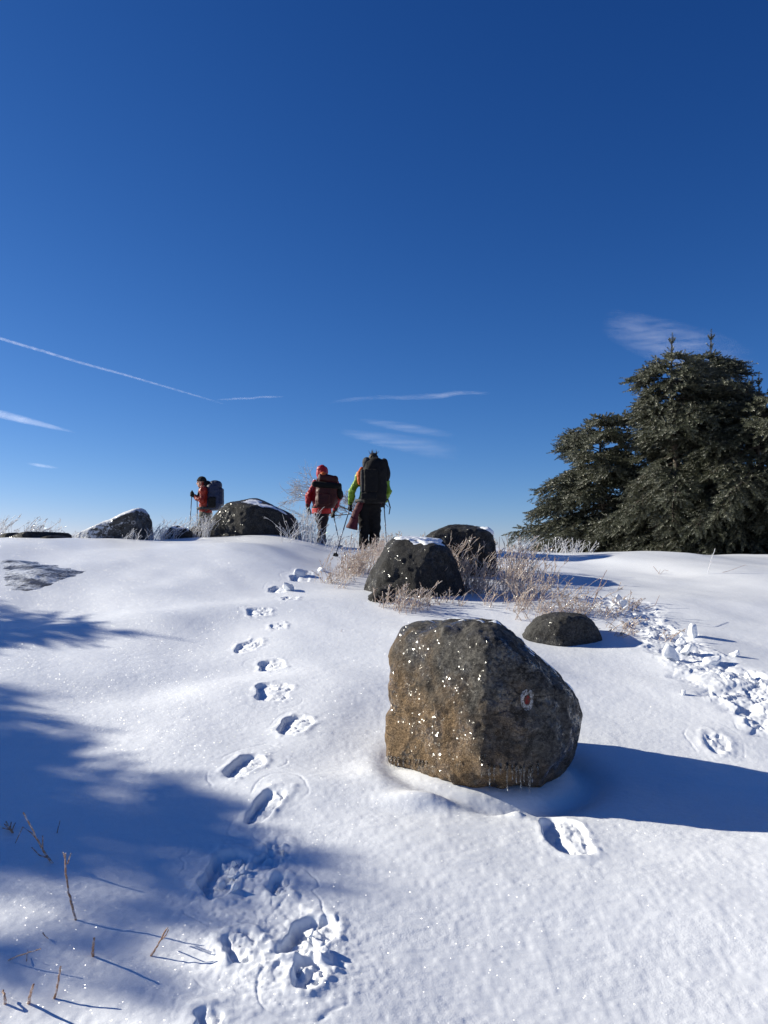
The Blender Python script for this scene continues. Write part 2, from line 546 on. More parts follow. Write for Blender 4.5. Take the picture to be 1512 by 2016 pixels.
def detail(x, y):
    z = np.zeros_like(x)
    for n, (cx, cy, wid, leng, dep, ang, rough) in enumerate(PRINTS):
        R = max(wid, leng) * .8 + .20
        m = (np.abs(x - cx) < R) & (np.abs(y - cy) < R)
        if not m.any():
            continue
        X, Y = x[m] - cx, y[m] - cy
        P = np.stack([x[m], y[m]], -1)
        jag = .008 + .014 * ((n * 53) % 10) / 10
        X = X + jag * noise(P * 11, 50 + n) + .004 * noise(P * 33, 51 + n); Y = Y + jag * noise(P * 11, 90 + n) + .004 * noise(P * 33, 93 + n)
        u = -X * math.sin(ang) + Y * math.cos(ang)      # along the step
        v = X * math.cos(ang) + Y * math.sin(ang)
        a, b = leng / 2, wid / 2
        # a boot's outline: narrower waist
        bb = b * (1 - .18 * np.exp(-((u + .12 * leng) / (.22 * leng)) ** 2))
        ex = 1.9 + 1.3 * ((n * 37) % 10) / 10
        v = v + (.12 + .1 * math.sin(n * 5)) * u * np.abs(u) / a
        d = (np.abs(u / a) ** ex + np.abs(v / bb) ** ex) ** (1 / ex)
        dist = (d - 1) * min(a, b)
        inside = sstep(.008, -.012, dist)
        floor = -dep * .42 * (1.1 - .80 * sstep(-.85 * b, .25 * b, v))
        floor = floor + rough * (.012 * (cells(x[m], y[m], .05, 200 + n) - .5) + .006 * noise(P * 45, 33))
        rim = .0035 * np.exp(-((dist - .02) / .022) ** 2) * (1 + noise(P * 9, 12)) * (.4 + rough * .6)
        spill = rough * .008 * np.exp(-(np.maximum(dist, 0) / .05) ** 2) * np.maximum(0, noise(P * 26, 71)) * (1 - inside)
        off = .075 + .05 * _h(np.array([float(n)]), np.array([1.0]), np.array([0.0]), 5)[0]
        crack = -.003 * np.exp(-((dist - off - .03 * noise(P * 3.5, 130 + n)) / .0045) ** 2) * sstep(-.1, .35, noise(P * 4.0, 160 + n))
        z[m] += crack * (1 - inside)
        z[m] = z[m] * (1 - inside) + inside * floor + rim * (1 - inside) + spill
    # trampled trail on the right
    T = np.array(TRAIL)
    m = (y > 4.5) & (y < 11) & (x > 2.2) & (x < 6.5)
    if m.any():
        P = np.stack([x[m], y[m]], -1)
        best = np.full(P.shape[0], 9.0)
        for k in range(len(T) - 1):
            a, b = T[k, :2], T[k + 1, :2]
            ab = b - a
            t_ = np.clip(((P - a) @ ab) / (ab @ ab), 0, 1)
            best = np.minimum(best, np.hypot(*(P - a - t_[:, None] * ab).T))
        best = best + .10 * noise(P * 3.1, 5)
        best = best + .05 * noise(P * 9, 6)
        mk = sstep(.38, .16, best)
        z[m] += mk * (-.028 + .026 * cells(P[:, 0], P[:, 1], .24, 400) + .012 * cells(P[:, 0], P[:, 1], .09, 410) + .022 * noise(P * 6, 9) + .005 * noise(P * 40, 8))
    # churned snow round the lower tracks
    m = (y < 4.6) & (y > 1.8) & (x > -1.4) & (x < .3)
    if m.any():
        P = np.stack([x[m], y[m]], -1)
        c1 = gpt(480, 1720); c2 = gpt(560, 1880)
        w = np.exp(-((P[:, 0] - c1[0]) / .24) ** 2 - ((P[:, 1] - c1[1]) / .34) ** 2) + np.exp(-((P[:, 0] - c2[0]) / .26) ** 2 - ((P[:, 1] - c2[1]) / .3) ** 2)
        z[m] += np.clip(w, 0, 1) * .7 * (.006 * np.maximum(0, noise(P * 20, 61)) + .004 * noise(P * 60, 62) + .004 * (cells(P[:, 0], P[:, 1], .06, 66) - .4))
    # scoop and lip round the hero boulder
    X, Y = x - HB[0], y - HB[1]
    d = np.hypot(X / .60, Y / .55)
    P = np.stack([x, y], -1)
    z = z - .10 * np.exp(-((d - .9) / .16) ** 2) * sstep(.5, -.6, X + Y * .4) * 0.25
    z = z - .055 * np.exp(-((d - .95) / .2) ** 2) * sstep(-.2, .5, X - Y * .7)
    z = z + .018 * np.exp(-((X + .62) / .10) ** 2 - ((Y + .10) / .22) ** 2)
    z = z + .05 * np.exp(-((X + .36) / .2) ** 2 - ((Y + .52) / .08) ** 2)
    # lump beside the single deep hole
    g = gpt(1020, 1600)
    z = z + .03 * np.exp(-((x - g[0]) / .09) ** 2 - ((y - g[1]) / .05) ** 2) * (1 + .5 * noise(P * 20, 15))
    # crust grain
    near = np.exp(-(np.hypot(x, y) / 9.0) ** 2)
    z = z + near * (.0016 * noise(P * 14, 21) + .0011 * noise(P * 42, 22))
    return z

def ground(x, y):
    x = np.asarray(x, float); y = np.asarray(y, float)
    return ground_smooth(x, y) + detail(np.atleast_1d(x), np.atleast_1d(y)).reshape(x.shape)

def gz(x, y):
    return float(ground(np.array([x]), np.array([y]))[0])

def build_ground():
    th_in = np.linspace(-math.radians(33), math.radians(33), 980)
    th_out = np.linspace(math.radians(33), 2 * PI - math.radians(33), 150)[1:-1]
    th = np.concatenate([th_in, th_out])
    r = np.concatenate([np.geomspace(.25, 1.9, 60)[:-1], np.geomspace(1.9, 16.5, 900)[:-1], np.geomspace(16.5, 60, 60)[:-1], np.geomspace(60, 22000, 60)])
    R, T = np.meshgrid(r, th, indexing='ij')
    x, y = R * np.sin(T), R * np.cos(T)
    z = ground(x.ravel(), y.ravel())
    V = np.stack([x.ravel(), y.ravel(), z], -1)
    nr, nt_ = R.shape
    i = np.arange(nr - 1)[:, None] * nt_
    j = np.arange(nt_)[None]
    jn = (j + 1) % nt_
    F = np.stack([(i + j).ravel(), (i + jn).ravel(), (i + nt_ + jn).ravel(), (i + nt_ + j).ravel()], -1)
    F = F[:, ::-1]
    c = len(V)
    V = np.vstack([V, [[0, 0, gz(0, 0)]]])
    fan = np.stack([np.full(nt_, c), (np.arange(nt_) + 1) % nt_, np.arange(nt_)], -1)[:, ::-1]
    return new_mesh('snow_ground', V, [F, fan])

M_SNOW = mat_snow()
go = obj('snow_ground', build_ground(), M_SNOW)
tag(go, 'wind-crusted white snow hillside with boot prints', 'ground', kind='structure')
# ------------------------------------------------------------------ boulders
def icosphere(sub):
    bm = bmesh.new()
    bmesh.ops.create_icosphere(bm, subdivisions=sub, radius=1)
    V = np.array([v.co[:] for v in bm.verts]); F = np.array([[v.index for v in f.verts] for f in bm.faces])
    bm.free()
    return V, F

_ICO = {}
def rock_geom(planes, sub=5, p=14, n_amp=.04, n_freq=3, r_amp=.015, r_freq=10, seed=0, fine=.004, fine_f=40):
    if sub not in _ICO:
        _ICO[sub] = icosphere(sub)
    D, F = _ICO[sub]
    acc = np.zeros(len(D))
    for n, d in planes:
        n = unit(n)
        acc += (np.maximum(D @ n, 0) / d) ** p
    r = np.maximum(acc, 1e-9) ** (-1 / p)
    V = D * r[:, None]
    s = r.mean()
    k = n_amp * fbm(V * n_freq / 1, seed + 5, 4)
    k = k - r_amp * np.abs(fbm(V * r_freq, seed + 25, 3)) * 2
    k = k + fine * fbm(V * fine_f, seed + 45, 4, .6) - fine * .8 * np.abs(noise(V * fine_f * .45, seed + 61))
    V = V + D * k[:, None]
    return V, F

def rand_planes(n, size, seed):
    g = np.random.default_rng(seed)
    out = []
    for _ in range(n):
        v = unit(g.normal(size=3))
        sup = np.linalg.norm(v * np.array(size))
        out.append((v, sup * g.uniform(.72, 1.0)))
    return out

def vnormals(V, F):
    fn = np.cross(V[F[:, 1]] - V[F[:, 0]], V[F[:, 2]] - V[F[:, 0]])
    N = np.zeros_like(V)
    for k in range(3):
        np.add.at(N, F[:, k], fn)
    return N / (np.linalg.norm(N, axis=1)[:, None] + 1e-12)

def snow_cap(V, F, d, lo, hi, thick, seed, nfreq=6, namp=.3, zmin=-9):
    """a thin skin of blown snow lying on the faces that look towards d"""
    N = vnormals(V, F)
    # smooth the normals a little so that the cap does not follow every grain
    for _ in range(4):
        M = N.copy()
        for a, b in ((0, 1), (1, 2), (2, 0)):
            np.add.at(M, F[:, a], N[F[:, b]]); np.add.at(M, F[:, b], N[F[:, a]])
        N = M / np.linalg.norm(M, axis=1)[:, None]
    m = N @ unit(d) + namp * fbm(V * nfreq, seed, 4)
    m = sstep(lo, hi, m) * sstep(zmin, zmin + .08, V[:, 2])
    keep = (m[F] > .01).any(1)
    Fk = F[keep]
    idx = np.unique(Fk)
    mp = -np.ones(len(V), int); mp[idx] = np.arange(len(idx))
    W_ = V[idx] + N[idx] * (thick * m[idx] - .006 + .0)[:, None]
    return W_, mp[Fk]

def bvh_of(V, F):
    return BVHTree.FromPolygons([tuple(v) for v in V], [tuple(int(i) for i in f) for f in F])

def boulder(name, loc, planes, mat, label, group=None, cap=None, rz=0.0, **kw):
    V, F = rock_geom(planes, **kw)
    root = obj(name, new_mesh(name, V, F), mat, loc=loc)
    root.rotation_euler = (0, 0, rz)
    tag(root, label, 'boulder', group)
    if cap:
        CV, CF = snow_cap(V, F, **cap)
        obj('snow_cap', new_mesh('snow_cap', CV, CF), M_SNOWCAP, root)
    return root, V, F

def mat_snowcap():
    t = NT('blown_snow')
    t.set(t.p, Base_Color=(.84, .87, .90, 1), Roughness=.5, Coat_Weight=.4, Coat_Roughness=.2)
    t.link(t.bump(t.noise(90, 4, .65), .006, .8), t.p.inputs['Normal'])
    return t.m
M_SNOWCAP = mat_snowcap()
M_HERO = mat_rock('brown_grey_gneiss', (.020, .019, .018), (.066, .062, .056), (.155, .146, .130), frost=.22, glint=1.0,
                  warm=((.085, .052, .025), (.28, .19, .105)), streak=(1, 1, 1.5))
M_DARK = mat_rock('dark_schist', (.007, .007, .0075), (.020, .020, .020), (.055, .055, .055), frost=.34, glint=.45, sunlit_rime=1.0, scale=1.3, streak=(1.6, 1.6, .8), fscale=1.1)
M_GREY = mat_rock('grey_granite', (.014, .014, .014), (.040, .039, .037), (.10, .098, .092), frost=.24, glint=.3, fscale=1.2, scale=1.5)
M_TILT = mat_rock('layered_schist', (.020, .020, .021), (.055, .055, .055), (.14, .14, .14), frost=.6, glint=.6, sunlit_rime=.6, scale=.9, streak=(.5, 1, 2.6), fscale=.6)

HERO = [((-1, .12, -.02), .585), ((-.72, -.68, .14), .355), ((.30, -.94, .10), .425), ((.68, -.72, .10), .455),
        ((.683, -.12, .73), .388), ((.30, -.45, .84), .52), ((-.06, -.05, 1), .475), ((-.55, -.2, .82), .565), ((1, -.12, -.05), .555),
        ((.80, -.42, -.42), .535), ((.42, -.1, -.9), .575), ((-.3, -.25, -.92), .485), ((.1, -.62, -.78), .515), ((0, 1, .1), .56),
        ((-.6, .8, .1), .56), ((.6, .8, .15), .60), ((.90, -.38, .22), .535), ((.2, .5, .8), .5)]
hero, HV, HF = boulder('boulder', HB, HERO, M_HERO, 'large brown boulder in front, glazed with sparkling ice and marked with a red-centred white blaze',
                       cap=dict(d=(.35, .45, .85), lo=.74, hi=1.0, thick=.014, seed=3, nfreq=8, namp=.32, zmin=-.05),
                       sub=7, p=19, n_amp=.055, n_freq=2.6, r_amp=.020, r_freq=6, seed=4, fine=.009, fine_f=26)
HBVH = bvh_of(HV, HF)

def on_surface(bvh, org, px, py):
    """where the camera ray through a photo point meets a rock, in the rock's own space"""
    o = Vector(CAMP - org); d = Vector(unit(ray(px, py)))
    h = bvh.ray_cast(o, d)
    return h[0], h[1]

def paint_patch(name, bvh, c, n, ring, ru, rv, mat, parent, lift=.003, seed=1, tilt=0.0):
    """a dab of paint following the rock: ring=(inner, outer)"""
    n = Vector(n).normalized()
    u = n.cross(Vector((0, 0, 1))).normalized(); v = u.cross(n).normalized()
    u, v = u * math.cos(tilt) + v * math.sin(tilt), v * math.cos(tilt) - u * math.sin(tilt)
    rr = np.linspace(ring[0], ring[1], 7); tt = np.linspace(0, 2 * PI, 41)[:-1]
    V = []
    for i, r in enumerate(rr):
        for a in tt:
            w = 1 + .10 * noise(np.array([[math.cos(a) * 1.7, math.sin(a) * 1.7]]), seed)[0] + .06 * noise(np.array([[math.cos(a) * 5, math.sin(a) * 5]]), seed + 3)[0]
            q = c + u * (math.cos(a) * r * ru * w) + v * (math.sin(a) * r * rv * w) + n * .12
            h = bvh.ray_cast(q, -n, .3)
            p_ = h[0] if h[0] is not None else q - n * .12
            V.append(p_ + n * lift)
    F = []
    m = len(tt)
    for i in range(len(rr) - 1):
        for k in range(m):
            F.append((i * m + k, i * m + (k + 1) % m, (i + 1) * m + (k + 1) % m, (i + 1) * m + k))
    F = np.array(F)
    if ring[0] == 0:
        pass
    V = np.array([list(p_) for p_ in V])
    fnrm = np.cross(V[F[:, 2]] - V[F[:, 0]], V[F[:, 3]] - V[F[:, 1]]).sum(0)
    if fnrm @ np.array(n) < 0:
        F = F[:, ::-1]
    return obj(name, new_mesh(name, V, F), mat, parent)

def mat_paint(name, col):
    t = NT(name)
    w = t.ramp(t.noise(70, 5, .7), [(.40, 0), (.55, 1)])
    w2 = t.ramp(t.noise(220, 3, .6), [(.35, .3), (.6, 1)])
    t.set(t.p, Base_Color=t.mix(t.math('MULTIPLY', w, w2), (.06, .052, .045), col), Roughness=.85, Specular_IOR_Level=.2)
    t.link(t.bump(t.noise(160, 4, .65), .006, .9), t.p.inputs['Normal'])
    return t.m
M_WHITE = mat_paint('weathered_white_paint', (.50, .50, .50))
M_RED = mat_paint('weathered_red_paint', (.22, .018, .016))
c, n = on_surface(HBVH, HB, 1037, 1378)
bl = paint_patch('painted_blaze', HBVH, c, n, (.50, 1), .039, .056, M_WHITE, hero, .0025, 5)
tag(bl, 'white painted ring round a red dot')
rd = paint_patch('red_dot', HBVH, c, n, (0, .52), .032, .046, M_RED, bl, .0035, 8)

# icicles on the overhang
M_ICE = mat_ice('clear_ice')
def icicle(p, ln, r0, seed):
    g = np.random.default_rng(seed)
    k = 9; s = 7
    V = []; F = []
    for i in range(k):
        t = i / (k - 1)
        r = r0 * (1 - t) ** .7 * (1 + .18 * math.sin(i * 2.3 + seed)) + .0006
        for a in range(s):
            V.append((p[0] + math.cos(a * 2 * PI / s) * r + g.normal() * .0006, p[1] + math.sin(a * 2 * PI / s) * r, p[2] + .012 - t * (ln + .012)))
    for i in range(k - 1):
        for a in range(s):
            F.append((i * s + a, i * s + (a + 1) % s, (i + 1) * s + (a + 1) % s, (i + 1) * s + a))
    return np.array(V), np.array(F)[:, ::-1]
ics = [(764, 1490, 13), (770, 1492, 17), (777, 1494, 20), (784, 1495, 16), (795, 1496, 18), (806, 1497, 9), (819, 1499, 12), (825, 1499, 20), (832, 1500, 12), (840, 1501, 9),
       (948, 1492, 38), (955, 1490, 22), (963, 1505, 42), (972, 1510, 26), (985, 1508, 16), (998, 1506, 50), (1008, 1510, 24), (1016, 1506, 34), (1024, 1512, 42), (1031, 1508, 30), (1041, 1512, 48), (1047, 1510, 30), (1058, 1504, 20)]
for k, (px, py, ln) in enumerate(ics):
    c, n = on_surface(HBVH, HB, px, py)
    if c is None:
        c = Vector(pt(px, py, HB[1] - .35) - HB); n = Vector((0, -1, 0))
    c = c + n * .004
    V, F = icicle(c, ln / FPX * (HB[1] + c[1]), .0045 + .0016 * (ln > 30), k)
    obj('icicle', new_mesh('icicle', V, F), M_ICE, hero)

def bury(px, py, Yc, h):
    return np.array(pt(px, py, Yc))

# small round boulder to the right of the hero
def place(pxc, py_top, py_base, Yc):
    """centre of a rock whose middle column shows from py_top down to py_base at depth Yc"""
    return (pt(pxc, py_top, Yc) + pt(pxc, py_base, Yc)) / 2
SM = place(1107, 1209, 1290, 7.35)
boulder('boulder', SM, [((-1, -.1, .5), .34), ((-.5, -.8, .3), .30), ((.4, -.9, .15), .27), ((1, 0, .25), .335), ((.6, -.1, .8), .29), ((0, 0, 1), .195), ((-.5, 0, .8), .255),
                        ((0, 1, .2), .3), ((.7, .7, .2), .34), ((-.7, .7, .2), .34), ((0, 0, -1), .25)], M_GREY,
        'low rounded grey stone half buried in snow behind the painted boulder', sub=6, p=9, n_amp=.02, n_freq=5, r_amp=.006, r_freq=16, seed=21, fine=.008, fine_f=45)

# middle dark boulder among the grass
MB_ = place(822, 1060, 1182, 9.25)
boulder('boulder', MB_, [((-.9, -.3, .25), .50), ((-.75, -.2, .62), .415), ((-.35, -.9, .25), .40), ((.45, -.85, .15), .42), ((1, -.1, .22), .50), ((.8, -.1, .6), .45), ((.1, -.1, 1), .345),
                         ((-.25, -.55, .8), .385), ((0, 1, .1), .5), ((.7, .7, .2), .5), ((-.7, .7, .2), .5), ((0, 0, -1), .42)], M_DARK,
        'dark boulder with snow-dusted top among the icy grass, in front of the walkers',
        cap=dict(d=(.05, .1, 1), lo=.80, hi=1.06, thick=.022, seed=31, nfreq=4.5, namp=.38), sub=6, p=14, n_amp=.05, n_freq=3.0, r_amp=.013, r_freq=7, seed=33, fine=.008, fine_f=30)
# its spur at the lower left
SP = gpt(752, 1187) + np.array([.0, .12, .02])
boulder('boulder', SP, [((-.9, -.2, .4), .13), ((-.4, -.9, .2), .13), ((.6, -.8, .2), .14), ((1, 0, .2), .15), ((0, 0, 1), .14), ((0, 1, 0), .2), ((0, 0, -1), .15), ((-.6, 0, .8), .125)], M_DARK,
        'small craggy dark rock at the foot of the snow-dusted boulder', sub=5, p=12, n_amp=.04, n_freq=7, r_amp=.03, r_freq=14, seed=41, fine=.008, fine_f=50)
# right rear boulder with the white cap
BK = place(908, 1035, 1125, 10.6)
boulder('boulder', BK, [((-.85, -.2, .5), .50), ((-.2, -.95, .1), .38), ((.5, -.85, .05), .42), ((1, -.1, .12), .45), ((.62, -.1, .78), .45), ((.08, -.1, 1), .305), ((-.4, 0, .9), .36), ((0, 1, .1), .5),
                        ((.7, .7, .2), .5), ((-.7, .7, .2), .5), ((0, 0, -1), .4)], M_DARK,
        'dark boulder on the brow with a white snow patch on its right shoulder',
        cap=dict(d=(.72, .0, .7), lo=.86, hi=1.02, thick=.035, seed=52, nfreq=4, namp=.22, zmin=.06), sub=6, p=16, n_amp=.035, n_freq=3, r_amp=.02, r_freq=7, seed=53, fine=.007, fine_f=28)
# big boulder on the left skyline
BL = place(496, 985, 1095, 14.6)
boulder('boulder', BL, [((-.9, -.1, .35), .80), ((-.75, -.1, .66), .665), ((-.3, -.9, .2), .62), ((.35, -.92, .1), .65), ((.95, -.1, .18), .84), ((.75, -.1, .66), .72), ((.40, -.05, .92), .535), ((.1, -.2, 1), .50),
                        ((-.35, 0, .94), .60), ((0, 1, .1), .7), ((.7, .7, .2), .8), ((-.7, .7, .2), .8), ((0, 0, -1), .65)], M_DARK,
        'biggest dark boulder on the skyline, just right of the walker in orange',
        cap=dict(d=(.35, .0, .94), lo=.93, hi=1.12, thick=.02, seed=61, nfreq=3, namp=.34), sub=6, p=20, n_amp=.03, n_freq=2.0, r_amp=.010, r_freq=8, seed=63, fine=.007, fine_f=26)
# tilted slab with a painted ring
TL = place(222, 998, 1072, 13.9)
tl, TV, TF = boulder('boulder', TL, [((-.95, -.1, -.3), .62), ((-.44, -.1, .89), .135), ((-.36, -.25, .9), .15), ((-.25, -.92, .30), .33), ((.1, -.98, -.05), .36), ((.97, -.1, .12), .53), ((.8, 0, .6), .56), ((.08, -.1, 1), .335), ((-.75, 0, .66), .42),
                                     ((0, 1, 0), .5), ((0, 0, -1), .45), ((-.6, -.5, .5), .45)], M_TILT,
                     'wedge-shaped layered grey rock tilted up to the right, painted with a small white ring', sub=6, p=16, n_amp=.03, n_freq=3, r_amp=.02, r_freq=6, seed=73, fine=.012, fine_f=24)
TB = bvh_of(TV, TF)
c, n = on_surface(TB, TL, 263, 1029)
if c is not None:
    r_ = paint_patch('painted_blaze', TB, c, n, (.5, 1), .040, .034, M_WHITE, tl, .006, 15)
# little rocks between the tilted slab and the big boulder
for (pxc, a, b, Y, w, seed, lab) in [(352, 1030, 1066, 14.3, .38, 81, 'small dark rock behind icy grass, between the wedge rock and the biggest boulder'),
                               (398, 1028, 1070, 14.9, .24, 91, 'dark stone against the left flank of the biggest boulder'),
                               ]:
    L = place(pxc, a, b + 20, Y)
    h = (pt(pxc, a, Y) - pt(pxc, b + 20, Y))[2] / 2
    boulder('boulder', L, rand_planes(18, (w, w * .8, h), seed) + [((0, 0, 1), h), ((0, -.3, 1), h * 1.02)], M_DARK, lab,
            cap=dict(d=(0, 0, 1), lo=.85, hi=1.05, thick=.015, seed=seed, nfreq=6, namp=.3), sub=5, p=12, n_amp=.03, n_freq=5, r_amp=.02, r_freq=9, seed=seed, fine=.008, fine_f=40)
for (pxc, a, b, Y, w, seed, lab) in [(28, 1049, 1060, 13.6, .32, 101, 'flat dark stone at the left edge of the skyline, farthest left of the low stones'),
                               (66, 1047, 1062, 13.2, .42, 102, 'longest of the flat dark stones below the frosted grass at left'),
                               (101, 1055, 1063, 12.9, .22, 103, 'smallest flat stone in front of the frosted grass, left of the wedge rock')]:
    L = place(pxc, a, b + 6, Y)
    h = (pt(pxc, a, Y) - pt(pxc, b + 6, Y))[2] / 2
    boulder('stone', L, [((0, 0, 1), h), ((-.3, 0, 1), h * 1.1), ((-1, -.2, .4), w), ((1, -.2, .3), w), ((-.5, -.9, .4), w * .8), ((.5, -.9, .3), w * .8), ((0, 1, .2), w), ((0, 0, -1), h * 2)], M_DARK, lab,
            sub=5, p=10, n_amp=.02, n_freq=5, r_amp=.012, r_freq=9, seed=seed, fine=.006, fine_f=40)

# ------------------------------------------------------------------ bedrock showing through the blown snow
def ledge(name, poly, label, seed, dir_ang, rise, res=.022, grain=(1.0, 7.0), lo=.0):
    P = np.array([gpt(*q)[:2] for q in poly])
    x0, y0 = P.min(0) - .2; x1, y1 = P.max(0) + .2
    nx, ny = int((x1 - x0) / res), int((y1 - y0) / res)
    X, Y = np.meshgrid(np.linspace(x0, x1, nx), np.linspace(y0, y1, ny), indexing='ij')
    # signed distance to the polygon
    pts = np.stack([X.ravel(), Y.ravel()], -1)
    dmin = np.full(len(pts), 99.0); ins = np.zeros(len(pts), bool)
    for k in range(len(P)):
        a, b = P[k], P[(k + 1) % len(P)]
        ab = b - a
        t = np.clip(((pts - a) @ ab) / (ab @ ab), 0, 1)
        dmin = np.minimum(dmin, np.hypot(*(pts - a - t[:, None] * ab).T))
        cr = ((a[1] > pts[:, 1]) != (b[1] > pts[:, 1])) & (pts[:, 0] < (b[0] - a[0]) * (pts[:, 1] - a[1]) / (b[1] - a[1] + 1e-12) + a[0])
        ins ^= cr
    sd = np.where(ins, dmin, -dmin)
    u = pts[:, 0] * math.cos(dir_ang) + pts[:, 1] * math.sin(dir_ang)
    v = -pts[:, 0] * math.sin(dir_ang) + pts[:, 1] * math.cos(dir_ang)
    Q = np.stack([u * grain[0], v * grain[1] * .35], -1)
    rough = fbm(Q * 1.0, seed, 5, .6)
    fine = fbm(np.stack([u * 9, v * 16], -1), seed + 9, 3)
    off = rise * (sstep(-.3, .9, sd) - .66) + .034 * rough + .008 * fine - lo
    off = np.minimum(off, .12)
    z = ground_smooth(pts[:, 0], pts[:, 1]) + off - .12 * (1 - sstep(-.35, -.02, sd))
    V = np.stack([pts[:, 0], pts[:, 1], z], -1)
    i = np.arange(nx - 1)[:, None] * ny; j = np.arange(ny - 1)[None]
    F = np.stack([(i + j).ravel(), (i + ny + j).ravel(), (i + ny + j + 1).ravel(), (i + j + 1).ravel()], -1)
    keep = (off[F] > -.06).any(1) & (sd[F] > -.3).any(1)
    o = obj(name, new_mesh(name, V, F[keep]), M_LEDGE)
    return tag(o, label, 'bedrock')

M_LEDGE = mat_ledge(.75)
ledge('bedrock_ledge', [(-60, 1095), (40, 1092), (110, 1098), (250, 1114), (235, 1132), (160, 1160), (90, 1182), (-60, 1190)],
      'icy grey bedrock showing through thin snow at the left edge', 5, .75, .135)
ledge('bedrock_ledge', [(190, 1138), (290, 1128), (325, 1138), (270, 1150), (210, 1152)], 'faint streak of bare rock in the snow right of the larger ledge', 15, .4, .05, lo=.006)
ledge('bedrock_ledge', [(1195, 1103), (1290, 1103), (1370, 1110), (1330, 1118), (1220, 1112)], 'thin grey rock streaks on the snowy brow below the evergreens', 25, .1, .06, lo=.0)
# ------------------------------------------------------------------ tubes
class Tubes:
    def __init__(s):
        s.V = []; s.F = []; s.n = 0
    def add(s, pts, radii, sides=5, cap=True):
        P = np.asarray(pts, float)
        k = len(P)
        R = np.broadcast_to(np.asarray(radii, float), (k,))
        T = np.gradient(P, axis=0)
        T /= np.linalg.norm(T, axis=1)[:, None] + 1e-12
        a = np.array([0, 0, 1.0]) if abs(T[0, 2]) < .8 else np.array([1.0, 0, 0])
        N = np.cross(T, a); N /= np.linalg.norm(N, axis=1)[:, None] + 1e-12
        B = np.cross(T, N)
        ang = np.arange(sides) * 2 * PI / sides
        V = P[:, None] + R[:, None, None] * (np.cos(ang)[None, :, None] * N[:, None] + np.sin(ang)[None, :, None] * B[:, None])
        s.V.append(V.reshape(-1, 3))
        i = np.arange(k - 1)[:, None] * sides; j = np.arange(sides)[None]; jn = (j + 1) % sides
        F = np.stack([(i + j).ravel(), (i + sides + j).ravel(), (i + sides + jn).ravel(), (i + jn).ravel()], -1)[:, ::-1] + s.n
        s.F.append(F)
        s.n += k * sides
        if cap:
            for e, fl in ((0, 1), (k - 1, -1)):
                s.V.append(P[e][None])
                c = s.n; s.n += 1
                ring = (c - k * sides if e == 0 else c - k * sides - 1) + e * sides + np.arange(sides)
                ring = (s.n - 1 - (1 if e else 0) - k * sides) + e * sides + np.arange(sides)
                q = np.stack([ring, np.roll(ring, -1), np.full(sides, c), np.full(sides, c)], -1)
                s.F.append(q[:, [0, 1, 2]] if False else q[:, :3][:, ::fl])
    def mesh(s, name):
        q = [f for f in s.F if f.shape[1] == 4]; t = [f for f in s.F if f.shape[1] == 3]
        fs = []
        if q: fs.append(np.vstack(q))
        if t: fs.append(np.vstack(t))
        return new_mesh(name, np.vstack(s.V), fs)

# ------------------------------------------------------------------ evergreens
def needles_mesh(name, B, D, L, seed, per=26, rad=.042, wid=.012):
    """bottle-brush shoots: B base, D unit direction, L length -> many narrow needle tufts round each shoot"""
    g = np.random.default_rng(seed)
    S = len(B)
    a = np.where(np.abs(D[:, 2:3]) < .9, np.array([[0, 0, 1.0]]), np.array([[1.0, 0, 0]]))
    N = np.cross(D, a); N /= np.linalg.norm(N, axis=1)[:, None]
    M = np.cross(D, N)
    t = (np.arange(per)[None] + g.random((S, per))) / per
    ph = np.arange(per)[None] * 2.4 + g.random((S, per)) * 1.2
    rdir = np.cos(ph)[..., None] * N[:, None] + np.sin(ph)[..., None] * M[:, None]
    base = B[:, None] + D[:, None] * (t * L[:, None])[..., None]
    up = rdir * .8 + D[:, None] * (.35 + .8 * t[..., None] ** 2)
    up /= np.linalg.norm(up, axis=2)[..., None]
    nl = rad * (.75 + .5 * g.random((S, per))) * (1 - .25 * t)
    side = np.cross(up, D[:, None] + .3 * g.normal(size=(S, per, 3)))
    side /= np.linalg.norm(side, axis=2)[..., None] + 1e-9
    w = wid * (.7 + .6 * g.random((S, per)))
    tip = base + up * nl[..., None] * 1.25
    mid = base + up * nl[..., None] * .55
    V = np.stack([base, mid + side * (w / 2)[..., None], tip, mid - side * (w / 2)[..., None]], 2).reshape(-1, 3)
    F = np.arange(len(V)).reshape(-1, 4)
    return new_mesh(name, V, F, smooth=False)

M_BARK = mat_simple('grey_bark', (.075, .062, .05), .85, .4, 14, .02)
M_NEED = mat_needles('evergreen_needles', (.028, .034, .018), (.078, .086, .050), (.112, .116, .082))
M_NEED2 = mat_needles('evergreen_needles_dark', (.024, .030, .018), (.064, .072, .043), (.088, .094, .068))

